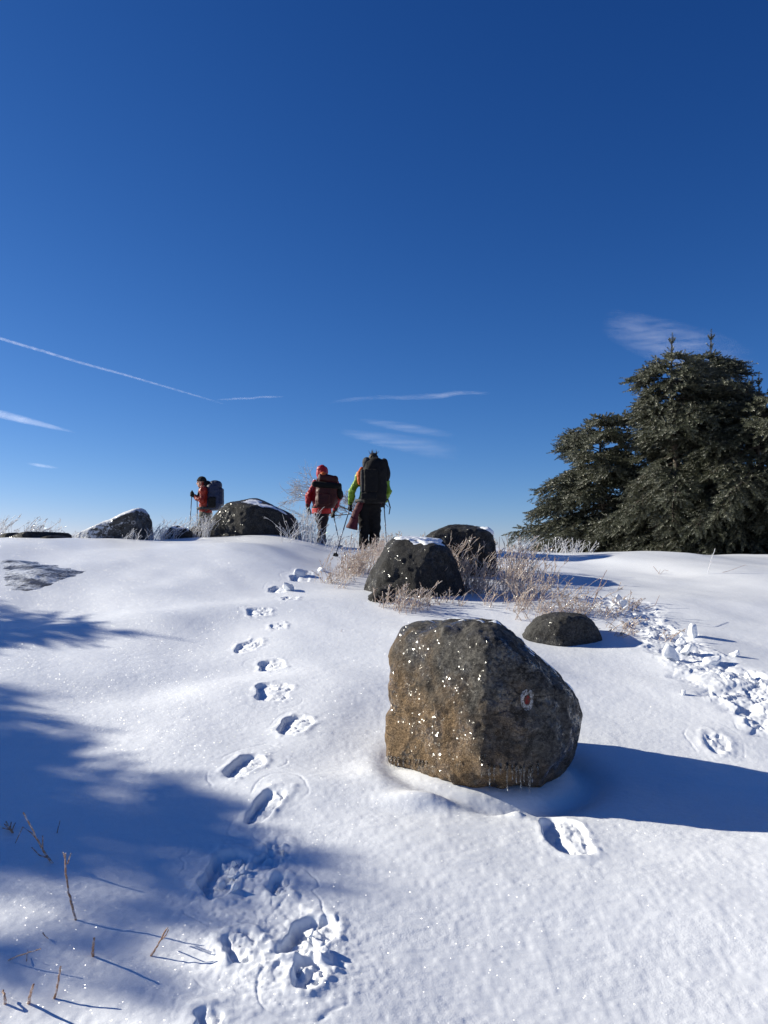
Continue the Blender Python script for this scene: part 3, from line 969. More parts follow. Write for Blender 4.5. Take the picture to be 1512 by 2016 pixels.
def conifer(loc, H, radius, seed, label, group=None, leader=.8, n_boughs=70, skip=None, mat=None, lean=(0, 0), droop=.55, hfrom=.06, density=1.15, per=40, needle=.040, shoot=.21, wid=.015, prof=.75, az_bias=None):
    g = np.random.default_rng(seed)
    root = empty('conifer_tree', loc)
    tag(root, label, 'evergreen tree', group)
    wood = Tubes()
    top = np.array([lean[0], lean[1], H])
    tz = np.linspace(0, 1, 14)
    trunk = np.stack([lean[0] * tz ** 1.5 + .05 * np.sin(tz * 7 + seed), lean[1] * tz ** 1.5 + .05 * np.cos(tz * 6 + seed), tz * H - .25 * (1 - tz)], -1)
    wood.add(trunk, .024 * H * (1 - tz) ** 1.15 + .009, 9)
    B, D, L = [], [], []
    def shoot_at(p, d, l):
        B.append(p); D.append(unit(d)); L.append(l)
    for b in range(n_boughs):
        h = hfrom + (1 - hfrom) * ((b + g.random() * .9) / n_boughs) ** 1.08
        h = hfrom + (h - hfrom) * (1 - leader * .7 / H - hfrom) / (1 - hfrom)
        az = b * 2.39996 + g.normal() * .35
        if skip and skip(az % (2 * PI), h, g.random()):
            continue
        R = radius * (1 - h) ** prof * (.72 + .5 * g.random()) + .18
        R *= .80 + .42 * float(noise(np.array([[math.cos(az) * 1.3 + seed, math.sin(az) * 1.3 + h * 4.5]]), seed)[0])
        p0 = np.array([np.interp(h, tz, trunk[:, 0]), np.interp(h, tz, trunk[:, 1]), h * H])
        out = np.array([math.cos(az), math.sin(az), 0])
        side = np.array([-math.sin(az), math.cos(az), 0])
        rise = .42 * h - .03 + g.normal() * .12
        dr = droop * (1.15 - .65 * h) * (.8 + .5 * g.random())
        curve = side * g.normal() * .15
        u = np.linspace(0, 1, 9)
        path = p0 + R * (u[:, None] * out + (u ** 2)[:, None] * curve) + np.array([0, 0, 1.0]) * (R * (rise * u - dr * u ** 2 + .28 * dr * u ** 4))[:, None]
        path[:, 2] = np.maximum(path[:, 2], .02)
        wood.add(path, .0065 * H * (1 - h) ** .5 * (1 - u * .85) + .004, 5)
        ns = max(4, int((5 + 8.5 * R) * density))
        for k in range(ns):
            t = .22 + .78 * (k + g.random() * .7) / ns
            q = np.array([np.interp(t, u, path[:, i]) for i in range(3)])
            tg = unit(path[min(8, int(t * 8) + 1)] - path[max(0, int(t * 8) - 1)])
            sg = 1 if k % 2 else -1
            sl = (.28 + .42 * R * (1 - t) * .8 + .10 * g.random()) * (1.1 - .3 * t)
            dirn = unit(tg * .75 + side * sg * (.85 - .35 * t) + np.array([0, 0, g.normal() * .22 + .06]))
            m = 5
            w = np.linspace(0, 1, m)
            sp = q + sl * (w[:, None] * dirn) + np.array([0, 0, -1.0]) * (sl * .38 * w ** 2)[:, None]
            wood.add(sp, .006 * (1 - w * .7), 4, cap=False)
            nsh = max(3, int(sl / .085 * density))
            for j in range(nsh):
                tt = (j + .6) / nsh
                s0 = np.array([np.interp(tt, w, sp[:, i]) for i in range(3)])
                ss = 1 if j % 2 else -1
                perp = unit(np.cross(dirn, [0, 0, 1.0])) * ss
                d = dirn * .8 + perp * .75 * (1 - .7 * tt) + np.array([0, 0, g.normal() * .3 - .42 + .25 * h]) + g.normal(size=3) * .15
                shoot_at(s0, d, shoot * (.6 + .55 * g.random()) * (.75 + .35 * (1 - h)))
            shoot_at(sp[-1], dirn + np.array([0, 0, -.40 + .3 * h]), shoot * (.8 + .4 * g.random()))
        shoot_at(path[-1] - unit(path[-1] - path[-2]) * .05, unit(path[-1] - path[-2]) + np.array([0, 0, .15 * g.random()]), shoot * 1.1)
    # leader with its whorls
    for k in range(3):
        z = H - .62 + k * .22
        for j in range((4, 3, 6)[k]):
            a = j * 2 * PI / (4, 3, 6)[k] + g.random()
            b0 = np.array([np.interp(z / H, tz, trunk[:, 0]), np.interp(z / H, tz, trunk[:, 1]), z])
            shoot_at(b0, np.array([math.cos(a) * .75, math.sin(a) * .75, .8 + .15 * k]), shoot * (.95 - .12 * k))
    shoot_at(trunk[-1] - np.array([0, 0, .12]), np.array([.05, 0, 1]), shoot * 1.05)
    shoot_at(trunk[-1] - np.array([0, 0, .38]), np.array([-.05, 0.1, 1]), shoot * 1.05)
    obj('trunk', wood.mesh('trunk'), M_BARK, root)
    B, D, L = np.array(B), np.array(D), np.array(L)
    crown = obj('crown', needles_mesh('crown', B, D, L, seed + 1, per, needle, wid), mat or M_NEED, root)
    return root, len(B)

def tree_base(px, Y):
    x = (px - 756) / FPX * Y
    return np.array([x, Y, gz(x, Y) - .05])

def gap(az, h, r):
    return .42 < h < .55 and r < (.6 if PI < az < 2 * PI else .35)
GT = 'evergreens growing close together on the brow'
def tree(px, Y, top_py, radius, seed, label, **kw):
    b = tree_base(px, Y)
    H = pt(px, top_py, Y)[2] - b[2]
    r, n = conifer(b, H, radius, seed, label, GT, **kw)
    return r
tree(1186, 22.0, 822, 2.30, 11, 'short spreading evergreen at the left of the evergreen group, its top lowest', n_boughs=90, droop=.55, prof=.30, leader=.5, density=1.35)
tree(1332, 19.5, 662, 2.45, 12, 'tall evergreen with a bare-stemmed leader, second from the left in the group', n_boughs=100, leader=.9, mat=M_NEED, prof=.52, droop=.8, density=1.35, skip=gap)
tree(1408, 20.4, 655, 2.5, 13, 'tallest evergreen, its tufted leader standing highest against the wisp of cloud', n_boughs=100, leader=1.0, mat=M_NEED2, prof=.52, droop=.8, density=1.35, skip=gap)
tree(1500, 18.8, 742, 2.5, 14, 'broad evergreen cut off by the right edge of the photo', n_boughs=90, prof=.45, droop=.7, density=1.3, skip=gap)

# ------------------------------------------------------------------ evergreens out of the frame on the left whose shade falls on the snow
def shade_at(px, py, D, radius, seed, label, **kw):
    """an evergreen standing D metres up-sun of the place where its tip's shadow falls"""
    g = gpt(px, py)
    hd = SUN[:2] / np.linalg.norm(SUN[:2])
    b = g[:2] + hd * D
    zb = gz(b[0], b[1]) - .05
    H = g[2] + D * math.tan(SUN_EL) - zb
    conifer(A_((b[0], b[1], zb)), H, radius, seed, label, 'evergreens beyond the left edge', **kw)
A_ = np.array
shade_at(300, 1256, 8.5, 1.15, 201, 'slim evergreen up the slope beyond the left edge', n_boughs=56, leader=.5, droop=.5, prof=.7)
shade_at(410, 1580, 11.0, 2.45, 202, 'middle evergreen beyond the left edge', n_boughs=84, leader=.5, droop=.4, prof=.7)
shade_at(190, 1430, 10.0, 1.35, 205, 'small evergreen between two larger ones beyond the left edge', n_boughs=50, leader=.5, droop=.4, prof=.65)
shade_at(560, 1705, 12.0, 1.9, 203, 'lower evergreen beyond the left edge', n_boughs=66, leader=.5, droop=.4, prof=.6)
shade_at(430, 1960, 13.0, 1.7, 204, 'thin-crowned evergreen farthest beyond the left edge', n_boughs=40, leader=.5, droop=.4, prof=.5, density=.8)

# ------------------------------------------------------------------ grass and stems in ice
M_GRASS = mat_stalk('iced_straw', (.40, .25, .15), (.70, .56, .43), .52)
M_GRASS_W = mat_stalk('rimed_straw', (.55, .48, .42), (.85, .82, .80), .8)
M_STEM = mat_stalk('iced_stem', (.33, .18, .10), (.55, .34, .20), .4)

def stalk(tb, g, p, h, lean, r=.0028, seed_head=.4, twig=.5, bend=None):
    n = 7
    u = np.linspace(0, 1, n)
    a = g.random() * 2 * PI
    d = np.array([math.cos(a), math.sin(a), 0]) * (lean * (0.4 + g.random())) + np.array(bend if bend is not None else (.22, -.05, 0)) * (.4 + g.random())
    path = p + h * (u[:, None] * np.array([0, 0, 1.0]) * (1 - .25 * lean) + (u ** 1.8)[:, None] * d) + np.array([0, 0, -.03])
    path[1:-1] += g.normal(size=(n - 2, 3)) * .012 * h
    rr = r * (1.1 - .4 * u) * (1 + .35 * g.random(n))
    tb.add(path, rr, 5)
    if g.random() < twig:
        for _ in range(g.integers(1, 4)):
            t = .35 + .6 * g.random()
            q = np.array([np.interp(t, u, path[:, i]) for i in range(3)])
            dd = unit(np.array([g.normal(), g.normal(), .9 + .5 * g.random()]))
            l = h * (.12 + .22 * g.random())
            tb.add([q, q + dd * l * .55 + [0, 0, .002], q + dd * l], [r * .9, r * .85, r * .6], 4)
    if g.random() < seed_head:
        e = path[-1]; dd = unit(path[-1] - path[-2])
        for k in range(5):
            q = e - dd * .012 * k * (h / .4)
            tb.add([q, q + unit(dd + g.normal(size=3) * .5) * .035 * (h / .5 + .3)], [r * 1.4, r * .8], 4)

def grass_patch(areas, label, seed, mat, name='frosted_grass', snow_fn=None, bend=None):
    """areas: (px, py, Y or None, spread x, spread y, count, h0, h1, lean)"""
    g = np.random.default_rng(seed)
    tb = Tubes()
    for (px, py, Yf, sx, sy, cnt, h0, h1, lean) in areas:
        c = gpt(px, py) if Yf is None else np.array([(px - 756) / FPX * Yf, Yf, 0])
        ntuft = max(1, cnt // 7)
        tf = np.stack([c[0] + g.normal(size=ntuft) * sx, c[1] + g.normal(size=ntuft) * sy], -1)
        for k in range(cnt):
            q = tf[k % ntuft] + g.normal(size=2) * .045
            z = float(ground_smooth(q[0], q[1]))
            stalk(tb, g, np.array([q[0], q[1], z]), h0 + (h1 - h0) * g.random() ** 1.4, lean, r=.0020 + .0018 * g.random(), bend=bend)
    o = obj(name, tb.mesh(name), mat)
    return tag(o, label, 'grass', kind='stuff')

grass_patch([(700, 1128, None, .12, .35, 190, .14, .36, .35), (735, 1100, None, .16, .5, 150, .15, .38, .35), (655, 1150, None, .16, .25, 40, .12, .30, .7)],
            'tan ice-coated grass at the left of the snow-dusted boulder', 301, M_GRASS)
grass_patch([(795, 1195, None, .09, .12, 80, .10, .30, .5), (770, 1190, None, .12, .1, 40, .10, .28, .6)], 'tuft of straw grass at the front foot of the snow-dusted boulder', 302, M_GRASS)
grass_patch([(830, 1060, 10.6, .30, .25, 130, .3, .62, .25), (880, 1100, 10.0, .25, .3, 70, .25, .6, .3), (940, 1120, 9.6, .28, .35, 105, .2, .52, .35), (1000, 1120, 9.4, .28, .35, 75, .2, .55, .4),
             (960, 1165, None, .28, .25, 90, .12, .42, .5), (1040, 1150, None, .25, .35, 90, .15, .5, .4), (1020, 1100, 10.6, .2, .3, 60, .3, .6, .3)],
            'tall icy grass between and behind the two dark boulders', 303, M_GRASS)
grass_patch([(1030, 1185, None, .35, .22, 120, .10, .34, .6), (1110, 1200, None, .3, .2, 90, .08, .32, .7), (900, 1190, None, .25, .12, 50, .06, .24, .6), (1160, 1215, None, .2, .2, 60, .08, .25, .8), (1230, 1245, None, .22, .22, 60, .05, .16, .8), (1265, 1190, None, .2, .1, 26, .06, .14, .8)],
            'flattened icy grass on the slope above the low grey stone', 304, M_GRASS)
grass_patch([(604, 1085, 14.0, .07, .3, 46, .30, .70, .3), (636, 1086, 14.0, .12, .3, 22, .15, .42, .5), (590, 1085, 13.9, .08, .3, 30, .25, .5, .45), (660, 1090, 13.4, .25, .3, 46, .1, .32, .7), (575, 1085, 13.4, .12, .2, 24, .2, .55, .7)],
            'tall glazed grass around the feet of the walker in red', 305, M_GRASS_W)
grass_patch([(412, 1068, 14.2, .10, .2, 80, .22, .56, .35), (400, 1066, 14.3, .10, .2, 30, .15, .36, .4)], 'white rimed grass against the left flank of the biggest boulder', 306, M_GRASS_W)
grass_patch([(272, 1066, 13.6, .26, .2, 56, .10, .26, .5), (320, 1066, 13.8, .14, .25, 40, .2, .42, .4), (360, 1065, 13.9, .22, .25, 36, .12, .34, .4), (378, 1065, 14.6, .18, .2, 36, .3, .52, .4)], 'white rimed grass between the wedge rock and the biggest boulder', 307, M_GRASS_W, bend=(.45, 0, 0))
grass_patch([(58, 1062, 14.0, .24, .3, 64, .18, .44, .4), (95, 1062, 13.9, .25, .2, 40, .10, .28, .5), (140, 1062, 13.8, .2, .2, 24, .06, .18, .5), (15, 1062, 14.0, .3, .2, 50, .08, .18, .5), (-4, 1064, 13.8, .08, .1, 26, .35, .5, .3)], 'white rimed grass on the skyline left of the wedge rock', 308, M_GRASS_W, bend=(.5, 0, 0))
grass_patch([(760, 1090, 14.6, .25, .3, 70, .15, .4, .4), (1060, 1090, 13.5, .5, .3, 70, .12, .35, .5), (1120, 1095, 14.0, .3, .3, 30, .15, .4, .6)], 'sparse frosted grass along the brow behind the boulders', 309, M_GRASS_W)

def stem(pts, r, label, mat=None, twigs=(), name='icy_stem', seed=0, group=None):
    """pts in the photo: first one on the snow, the others over that same depth"""
    g = np.random.default_rng(seed)
    b = gpt(*pts[0])
    Y = b[1]
    P = [b + np.array([0, 0, -.02])] + [pt(px, py, Y + .03 * k * g.normal()) for k, (px, py) in enumerate(pts[1:], 1)]
    P = np.array(P)
    u = np.linspace(0, 1, len(P)); uu = np.linspace(0, 1, max(8, len(P) * 4))
    Q = np.stack([np.interp(uu, u, P[:, i]) for i in range(3)], -1)
    Q[1:-1] = (Q[:-2] + Q[1:-1] * 2 + Q[2:]) / 4
    Q += g.normal(size=Q.shape) * r * .25
    tb = Tubes()
    tb.add(Q, r * (1.15 - .35 * uu) * (1 + .3 * g.random(len(uu))), 6)
    for tw in twigs:
        A = np.array([pt(px, py, Y + .02 * g.normal()) for px, py in tw])
        tb.add(A, np.linspace(r * .9, r * .55, len(A)) if len(A) > 1 else r, 5)
    o = obj(name, tb.mesh(name), mat or M_STEM)
    return tag(o, label, 'plant stem', group)

stem([(152, 1812), (140, 1775), (130, 1730), (128, 1680)], .0035, 'tall upright ice-sheathed stem in the snow at lower left', seed=1, twigs=[((133, 1700), (137, 1688), (140, 1680)), ((128, 1690), (124, 1678))])
stem([(110, 1700), (85, 1675), (62, 1630), (46, 1600)], .0035, 'branching icy twig leaning left above the tall ice-sheathed stem', seed=2, twigs=[((84, 1672), (84, 1645)), ((75, 1655), (62, 1640), (45, 1628), (30, 1660)), ((98, 1690), (78, 1684), (62, 1668))])
stem([(110, 1648), (114, 1632), (118, 1616)], .002, 'short dark twig standing right of the branching icy twig', seed=3)
stem([(292, 1880), (312, 1858), (330, 1826)], .003, 'slanting glazed grass blade alone in the lower left snow', seed=4, twigs=[((318, 1850), (326, 1842), (332, 1830))])
stem([(182, 1880), (184, 1862), (186, 1846)], .004, 'stubby orange stem below the tall ice-sheathed stem', seed=5)
stem([(124, 1856), (104, 1850), (84, 1836)], .0025, 'thin stalk with a tan bud casting a shadow at lower left', seed=6, twigs=[((84, 1836), (88, 1842), (95, 1848))])
stem([(104, 1966), (114, 1940), (120, 1902)], .003, 'longest orange blade near the bottom left corner', seed=7)
stem([(55, 1970), (60, 1955), (65, 1938)], .0038, 'orange stub left of the longest orange blade', seed=8)
stem([(12, 1972), (8, 1960), (6, 1950)], .0035, 'orange stub nearest the left edge, at the bottom', seed=9)
stem([(0, 1886), (40, 1880), (80, 1868)], .002, 'pale straw lying almost flat at the left edge', seed=10, twigs=[((52, 1892), (53, 1880), (55, 1870))])
stem([(30, 1640), (18, 1628), (12, 1618)], .004, 'tiny dark tuft of frozen plant at the left edge', seed=11, twigs=[((20, 1632), (22, 1618)), ((22, 1634), (4, 1630)), ((24, 1634), (30, 1620)), ((18, 1630), (8, 1622))])
stem([(605, 1247), (640, 1248), (690, 1254)], .003, 'flat straw twig lying on the snow between the boot prints and the boulder', seed=12, twigs=[((650, 1250), (670, 1246), (674, 1238)), ((640, 1249), (665, 1253), (688, 1256))])
stem([(1160, 1205), (1172, 1175), (1185, 1140), (1195, 1122)], .0035, 'tall forked icy stem above the low grey stone', seed=13, twigs=[((1165, 1195), (1178, 1165), (1196, 1140)), ((1172, 1172), (1195, 1145)), ((1150, 1212), (1160, 1180), (1185, 1150))])
stem([(1085, 1150), (1093, 1120), (1092, 1095)], .0035, 'upright icy stem against the long rock shadow', seed=14, twigs=[((1086, 1148), (1098, 1128), (1102, 1122)), ((1092, 1110), (1094, 1098))])
stem([(1190, 1212), (1192, 1205), (1197, 1193)], .003, 'dark twig at the right end of the flattened grass', seed=15)
stem([(1392, 1130), (1398, 1110), (1408, 1080)], .004, 'frosted plant standing below the evergreens on the right', seed=16, mat=M_GRASS_W, twigs=[((1396, 1116), (1403, 1105)), ((1400, 1105), (1402, 1090))])
stem([(1400, 1130), (1435, 1124), (1468, 1112)], .0025, 'thin dark stalk lying on the snow at right', seed=17)
stem([(1300, 1130), (1292, 1122), (1286, 1115)], .003, 'small icy sprig in the smooth snow on the right', seed=18, twigs=[((1300, 1130), (1308, 1122), (1316, 1124)), ((1297, 1130), (1300, 1121))])
stem([(1424, 1142), (1438, 1150), (1448, 1152), (1458, 1168), (1480, 1168)], .0025, 'zigzag twig lying on the snow at the right', seed=19)
stem([(1268, 1195), (1290, 1192), (1298, 1172)], .0025, 'bent twig beside the trampled trail', seed=20)

# ------------------------------------------------------------------ small bare tree behind the walkers
def bare_tree():
    g = np.random.default_rng(90)
    Y = 19.0
    base = np.array([(742 - 756) / FPX * Y, Y, gz((742 - 756) / FPX * Y, Y) - .1])
    root = empty('bare_tree', base)
    tag(root, 'small wind-bent bare tree in ice behind the two walkers on the right', 'tree')
    tk = Tubes(); cr = Tubes()
    def W(px, py, dy=0):
        return pt(px, py, Y + dy) - base
    trunk = [np.zeros(3), W(738, 1050), W(728, 1026), W(712, 1014), W(690, 1012), W(662, 1015, -.1)]
    tk.add(np.array(trunk), [.06, .045, .024, .015, .012, .009], 7)
    tk.add(np.array([W(705, 1013), W(685, 1003), W(655, 990, -.2)]), [.02, .016, .011], 6)
    def grow(p, d, l, r, depth):
        n = 4
        path = [p]
        for _ in range(n):
            d = unit(d + g.normal(size=3) * .2 + np.array([-.05, 0, -.02]))
            path.append(path[-1] + d * l / n)
        cr.add(np.array(path), np.linspace(r, r * .55, n + 1), 4 if depth < 2 else 5, cap=False)
        if depth:
            for k in range(5):
                t = g.integers(1, n + 1)
                grow(path[t], unit(d + g.normal(size=3) * .65), l * (.5 + .2 * g.random()), r * .62, depth - 1)
    for (px, py, tx, ty, ln) in [(662, 1015, 600, 985, .85), (655, 990, 590, 988, .75), (655, 990, 615, 966, .65), (662, 1015, 610, 1000, .7), (690, 1012, 686, 990, .4), (675, 1013, 668, 990, .4),
                             (700, 1012, 690, 995, .35), (712, 1014, 700, 998, .3), (685, 1003, 675, 985, .35)]:
        a = W(px, py); b_ = W(tx, ty)
        grow(a, unit(b_ - a + g.normal(size=3) * .1), ln, .013, 3)
    obj('trunk', tk.mesh('trunk'), M_BARK, root)
    obj('crown', cr.mesh('crown'), mat_stalk('iced_twigs', (.20, .15, .13), (.34, .28, .26), .6), root)
bare_tree()

# ------------------------------------------------------------------ broken crust lying about
def chunk(px, py, w, seed, label, flat=.5, tilt=.5, group='broken snow chunks along the trampled trail', name='snow_chunk', up=.3):
    g = np.random.default_rng(seed)
    c = gpt(px, py)
    V, F = rock_geom(rand_planes(13, (w, w * .8, w * flat), seed), sub=4, p=9, n_amp=.06 * w * 6, n_freq=3 / (w * 6), r_amp=.004, r_freq=20, seed=seed, fine=.0015, fine_f=70)
    o = obj(name, new_mesh(name, V, F), M_SNOW, loc=(c[0], c[1], gz(c[0], c[1]) + w * flat * up))
    o.rotation_euler = (g.normal() * tilt, g.normal() * tilt, g.random() * 6)
    return tag(o, label, 'snow chunk', group)
g_ = np.random.default_rng(555)
for k in range(16):
    t = g_.random()
    i = min(int(t * 6), 5)
    f = t * 6 - i
    T_ = [(1185, 1178), (1235, 1200), (1300, 1245), (1345, 1275), (1400, 1312), (1460, 1345), (1515, 1395)]
    px = T_[i][0] * (1 - f) + T_[i + 1][0] * f + g_.normal() * 22
    py = T_[i][1] * (1 - f) + T_[i + 1][1] * f + g_.normal() * 13 * (.4 + t)
    if px > 1530: continue
    chunk(px, py, .025 + .035 * g_.random() ** 2, 700 + k, 'lump of broken white snow crust in the trampled trail at right', flat=.28, tilt=.3)
chunk(1364, 1252, .055, 801, 'pointed upright plate of snow crust standing beside the trampled trail', flat=1.7, tilt=.2, up=.7)
chunk(1340, 1266, .07, 802, 'large tilted snow slab just left of the pointed upright plate', flat=.5, tilt=.5, up=.6)
chunk(1326, 1296, .06, 803, 'thin leaning snow flake at the near edge of the trail', flat=.8, tilt=.8, up=.5)
chunk(1402, 1304, .085, 804, 'blocky shaded snow slab in the middle of the trail', flat=.5, tilt=.3, up=.5)
chunk(1448, 1292, .05, 805, 'snow block on the far side of the trail near the right edge', flat=.6, tilt=.4, up=.5)
chunk(594, 1131, .10, 806, 'cone-shaped heap of snow beside the farthest boot prints', flat=.55, tilt=.05, up=.35, group='snow lumps beside the boot prints')
chunk(633, 1124, .06, 807, 'small snow lump right of the cone-shaped heap', flat=.6, tilt=.1, up=.3, group='snow lumps beside the boot prints')
chunk(572, 1162, .06, 808, 'jagged snow crumb beside the second boot print', flat=.8, tilt=.4, up=.4, group='snow lumps beside the boot prints')
chunk(1346, 1368, .02, 809, 'lone snow crumb on smooth snow left of the trail', flat=1.2, tilt=.3, up=.6)

for k in range(14):
    a = g_.random() * 6.28
    chunk(606 + math.cos(a) * 44 * g_.random() + 4, 1868 + math.sin(a) * 44 * g_.random(), .012 + .012 * g_.random(), 850 + k, 'crumb of broken snow in the deep boot print at bottom centre', flat=.6, tilt=.4, group='crumbs in the deep boot print')
for k in range(9):
    a = g_.random() * 6.28
    chunk(455 + math.cos(a) * 40 * g_.random(), 1725 + math.sin(a) * 45 * g_.random(), .012 + .016 * g_.random(), 880 + k, 'crumb of snow in the shaded trampled hollow left of the deepest print', flat=.6, tilt=.8, group='crumbs in the shaded hollow')
# ------------------------------------------------------------------ solids from smooth-blended shapes (for bodies and clothes)
class Vol:
    def __init__(s, lo, hi, res):
        s.lo = np.array(lo, float); s.res = res
        s.n = np.ceil((np.array(hi) - s.lo) / res).astype(int) + 1
        s.f = np.full(s.n, .35)
    def _sub(s, lo, hi):
        a = np.clip(np.floor((np.asarray(lo) - s.lo) / s.res).astype(int), 0, s.n)
        b = np.clip(np.ceil((np.asarray(hi) - s.lo) / s.res).astype(int) + 1, 0, s.n)
        if (b <= a).any():
            return None, None
        g = [s.lo[i] + np.arange(a[i], b[i]) * s.res for i in range(3)]
        P = np.stack(np.meshgrid(*g, indexing='ij'), -1)
        return tuple(slice(a[i], b[i]) for i in range(3)), P
    def blend(s, sl, d, k, cut=False):
        f = s.f[sl]
        if cut:
            d = -d
            h = np.clip(.5 - .5 * (d - f) / k, 0, 1) if k else None
            s.f[sl] = np.maximum(f, d)
            return
        h = np.clip(.5 + .5 * (f - d) / k, 0, 1)
        s.f[sl] = f * (1 - h) + d * h - k * h * (1 - h)
    def cap(s, a, b, ra, rb, k=.02, sq=(1, 1, 1)):
        a, b = np.asarray(a, float), np.asarray(b, float)
        m = max(ra, rb) * 1.6 + k + .05
        sl, P = s._sub(np.minimum(a, b) - m, np.maximum(a, b) + m)
        if sl is None: return
        sq = np.array(sq)
        ab = (b - a) / sq
        t = np.clip((((P - a) / sq) @ ab) / (ab @ ab + 1e-12), 0, 1)
        d = np.linalg.norm((P - a) / sq - t[..., None] * ab, axis=-1) - (ra + (rb - ra) * t)
        s.blend(sl, d, k)
    def chain(s, pts, rads, k=.02):
        for i in range(len(pts) - 1):
            s.cap(pts[i], pts[i + 1], rads[i], rads[i + 1], k)
    def ell(s, c, r, k=.02, rot=None, cut=False):
        c = np.asarray(c, float); r = np.asarray(r, float)
        m = r.max() + k + .05
        sl, P = s._sub(c - m, c + m)
        if sl is None: return
        Q = P - c
        if rot is not None:
            Q = Q @ rot
        q = np.linalg.norm(Q / r, axis=-1)
        d = q * (q - 1) / (np.linalg.norm(Q / r ** 2, axis=-1) + 1e-9)
        s.blend(sl, d, k, cut)
    def box(s, c, h, rd, k=.02, rot=None, taper=0.0):
        c = np.asarray(c, float); h = np.asarray(h, float)
        m = np.linalg.norm(h) + k + .05
        sl, P = s._sub(c - m, c + m)
        if sl is None: return
        Q = P - c
        if rot is not None:
            Q = Q @ rot
        if taper:
            w = 1 - taper * np.clip(Q[..., 2] / h[2], -1, 1)
            Q = np.stack([Q[..., 0] / w, Q[..., 1] / w, Q[..., 2]], -1)
        q = np.abs(Q) - (h - rd)
        d = np.linalg.norm(np.maximum(q, 0), axis=-1) + np.minimum(q.max(-1), 0) - rd
        s.blend(sl, d, k)
    def keep_above(s, fn):
        sl, P = s._sub(s.lo, s.lo + s.n * s.res)
        s.f[sl] = np.maximum(s.f[sl], fn(P))
    def mesh(s, name, wrinkle=0.0, wf=14, seed=0, stretch=(1, 1, 1)):
        f = s.f
        ins = f < 0
        n = s.n
        c = np.zeros(n - 1, int)
        for a in (0, 1):
            for b in (0, 1):
                for d in (0, 1):
                    c += ins[a:n[0] - 1 + a, b:n[1] - 1 + b, d:n[2] - 1 + d]
        act = (c > 0) & (c < 8)
        idx = -np.ones(n - 1, int)
        I = np.argwhere(act)
        idx[act] = np.arange(len(I))
        acc = np.zeros((len(I), 3)); cnt = np.zeros(len(I))
        corners = [(a, b, d) for a in (0, 1) for b in (0, 1) for d in (0, 1)]
        for p in corners:
            for ax in range(3):
                if p[ax]: continue
                q = list(p); q[ax] = 1
                fa = f[I[:, 0] + p[0], I[:, 1] + p[1], I[:, 2] + p[2]]; fb = f[I[:, 0] + q[0], I[:, 1] + q[1], I[:, 2] + q[2]]
                m = (fa < 0) != (fb < 0)
                t = fa[m] / (fa[m] - fb[m])
                pp = np.tile(np.array(p, float), (m.sum(), 1)); pp[:, ax] += t
                acc[m] += pp; cnt[m] += 1
        V = s.lo + (I + acc / cnt[:, None]) * s.res
        F = []
        for ax in range(3):
            o = [i for i in range(3) if i != ax]
            sh = [slice(None)] * 3
            A = [slice(1, n[i] - 1) for i in range(3)]; A[ax] = slice(0, n[ax] - 1)
            B = list(A); B[ax] = slice(1, n[ax])
            fa, fb = ins[tuple(A)], ins[tuple(B)]
            e = np.argwhere(fa != fb)
            if not len(e): continue
            inside_first = fa[tuple(e.T)]
            base = e.copy()
            for i in o: base[:, i] += 1
            def cell(d0, d1):
                q = base.copy(); q[:, o[0]] -= d0; q[:, o[1]] -= d1
                return idx[tuple(q.T)]
            Q = np.stack([cell(0, 0), cell(1, 0), cell(1, 1), cell(0, 1)], -1)
            flip = inside_first if ax != 1 else ~inside_first
            Q[~flip] = Q[~flip][:, ::-1]
            F.append(Q)
        F = np.vstack(F)
        F = F[(F >= 0).all(1)]
        if wrinkle:
            T = np.vstack([F[:, [0, 1, 2]], F[:, [0, 2, 3]]])
            N = vnormals(V, T)
            w = fbm(V * np.array(stretch) * wf, seed, 3)
            V = V + N * (wrinkle * (w - np.abs(noise(V * np.array(stretch) * wf * .8, seed + 7)) * .8))[:, None]
        return new_mesh(name, V, F)

def rotz(a):
    return np.array([[math.cos(a), -math.sin(a), 0], [math.sin(a), math.cos(a), 0], [0, 0, 1]])
def rotx(a):
    return np.array([[1, 0, 0], [0, math.cos(a), -math.sin(a)], [0, math.sin(a), math.cos(a)]])

def hand_shapes(v, wrist, grip, axis, side, grow=0.0, k=.006):
    """a hand closed round a pole: palm, four fingers bent round the grip, thumb from the side of the palm"""
    wrist, grip, axis = np.array(wrist, float), np.array(grip, float), unit(axis)
    q = grip - wrist
    q = unit(q - axis * (q @ axis))             # from wrist towards the grip
    s = np.cross(axis, q) * side
    pc = grip - s * .030                          # palm lies beside the grip
    kn = [pc + axis * o + q * .028 for o in (.034, .012, -.011, -.033)]
    for j in range(4):
        v.cap(wrist + axis * (.018 - .012 * j), kn[j], .017 + grow, .0135 + grow, k)
    R = .027
    for j, ln in enumerate((.92, 1.0, .96, .8)):
        off = axis * (.034 - .0225 * j)
        ps = [kn[j]]
        for a in (55, 115, 175):
            t = math.radians(a) * ln
            ps.append(grip + off + R * (-s * math.cos(t) + q * math.sin(t)))
        v.chain(ps, [.0115 + grow, .0105 + grow, .0095 + grow, .008 + grow], .004)
    th = [wrist + axis * .02 + q * .012 + s * .004, grip + axis * .046 - q * .018 - s * .004, grip + axis * .052 + q * .006 + s * .02]
    v.chain(th, [.015 + grow, .0125 + grow, .0095 + grow], .004)

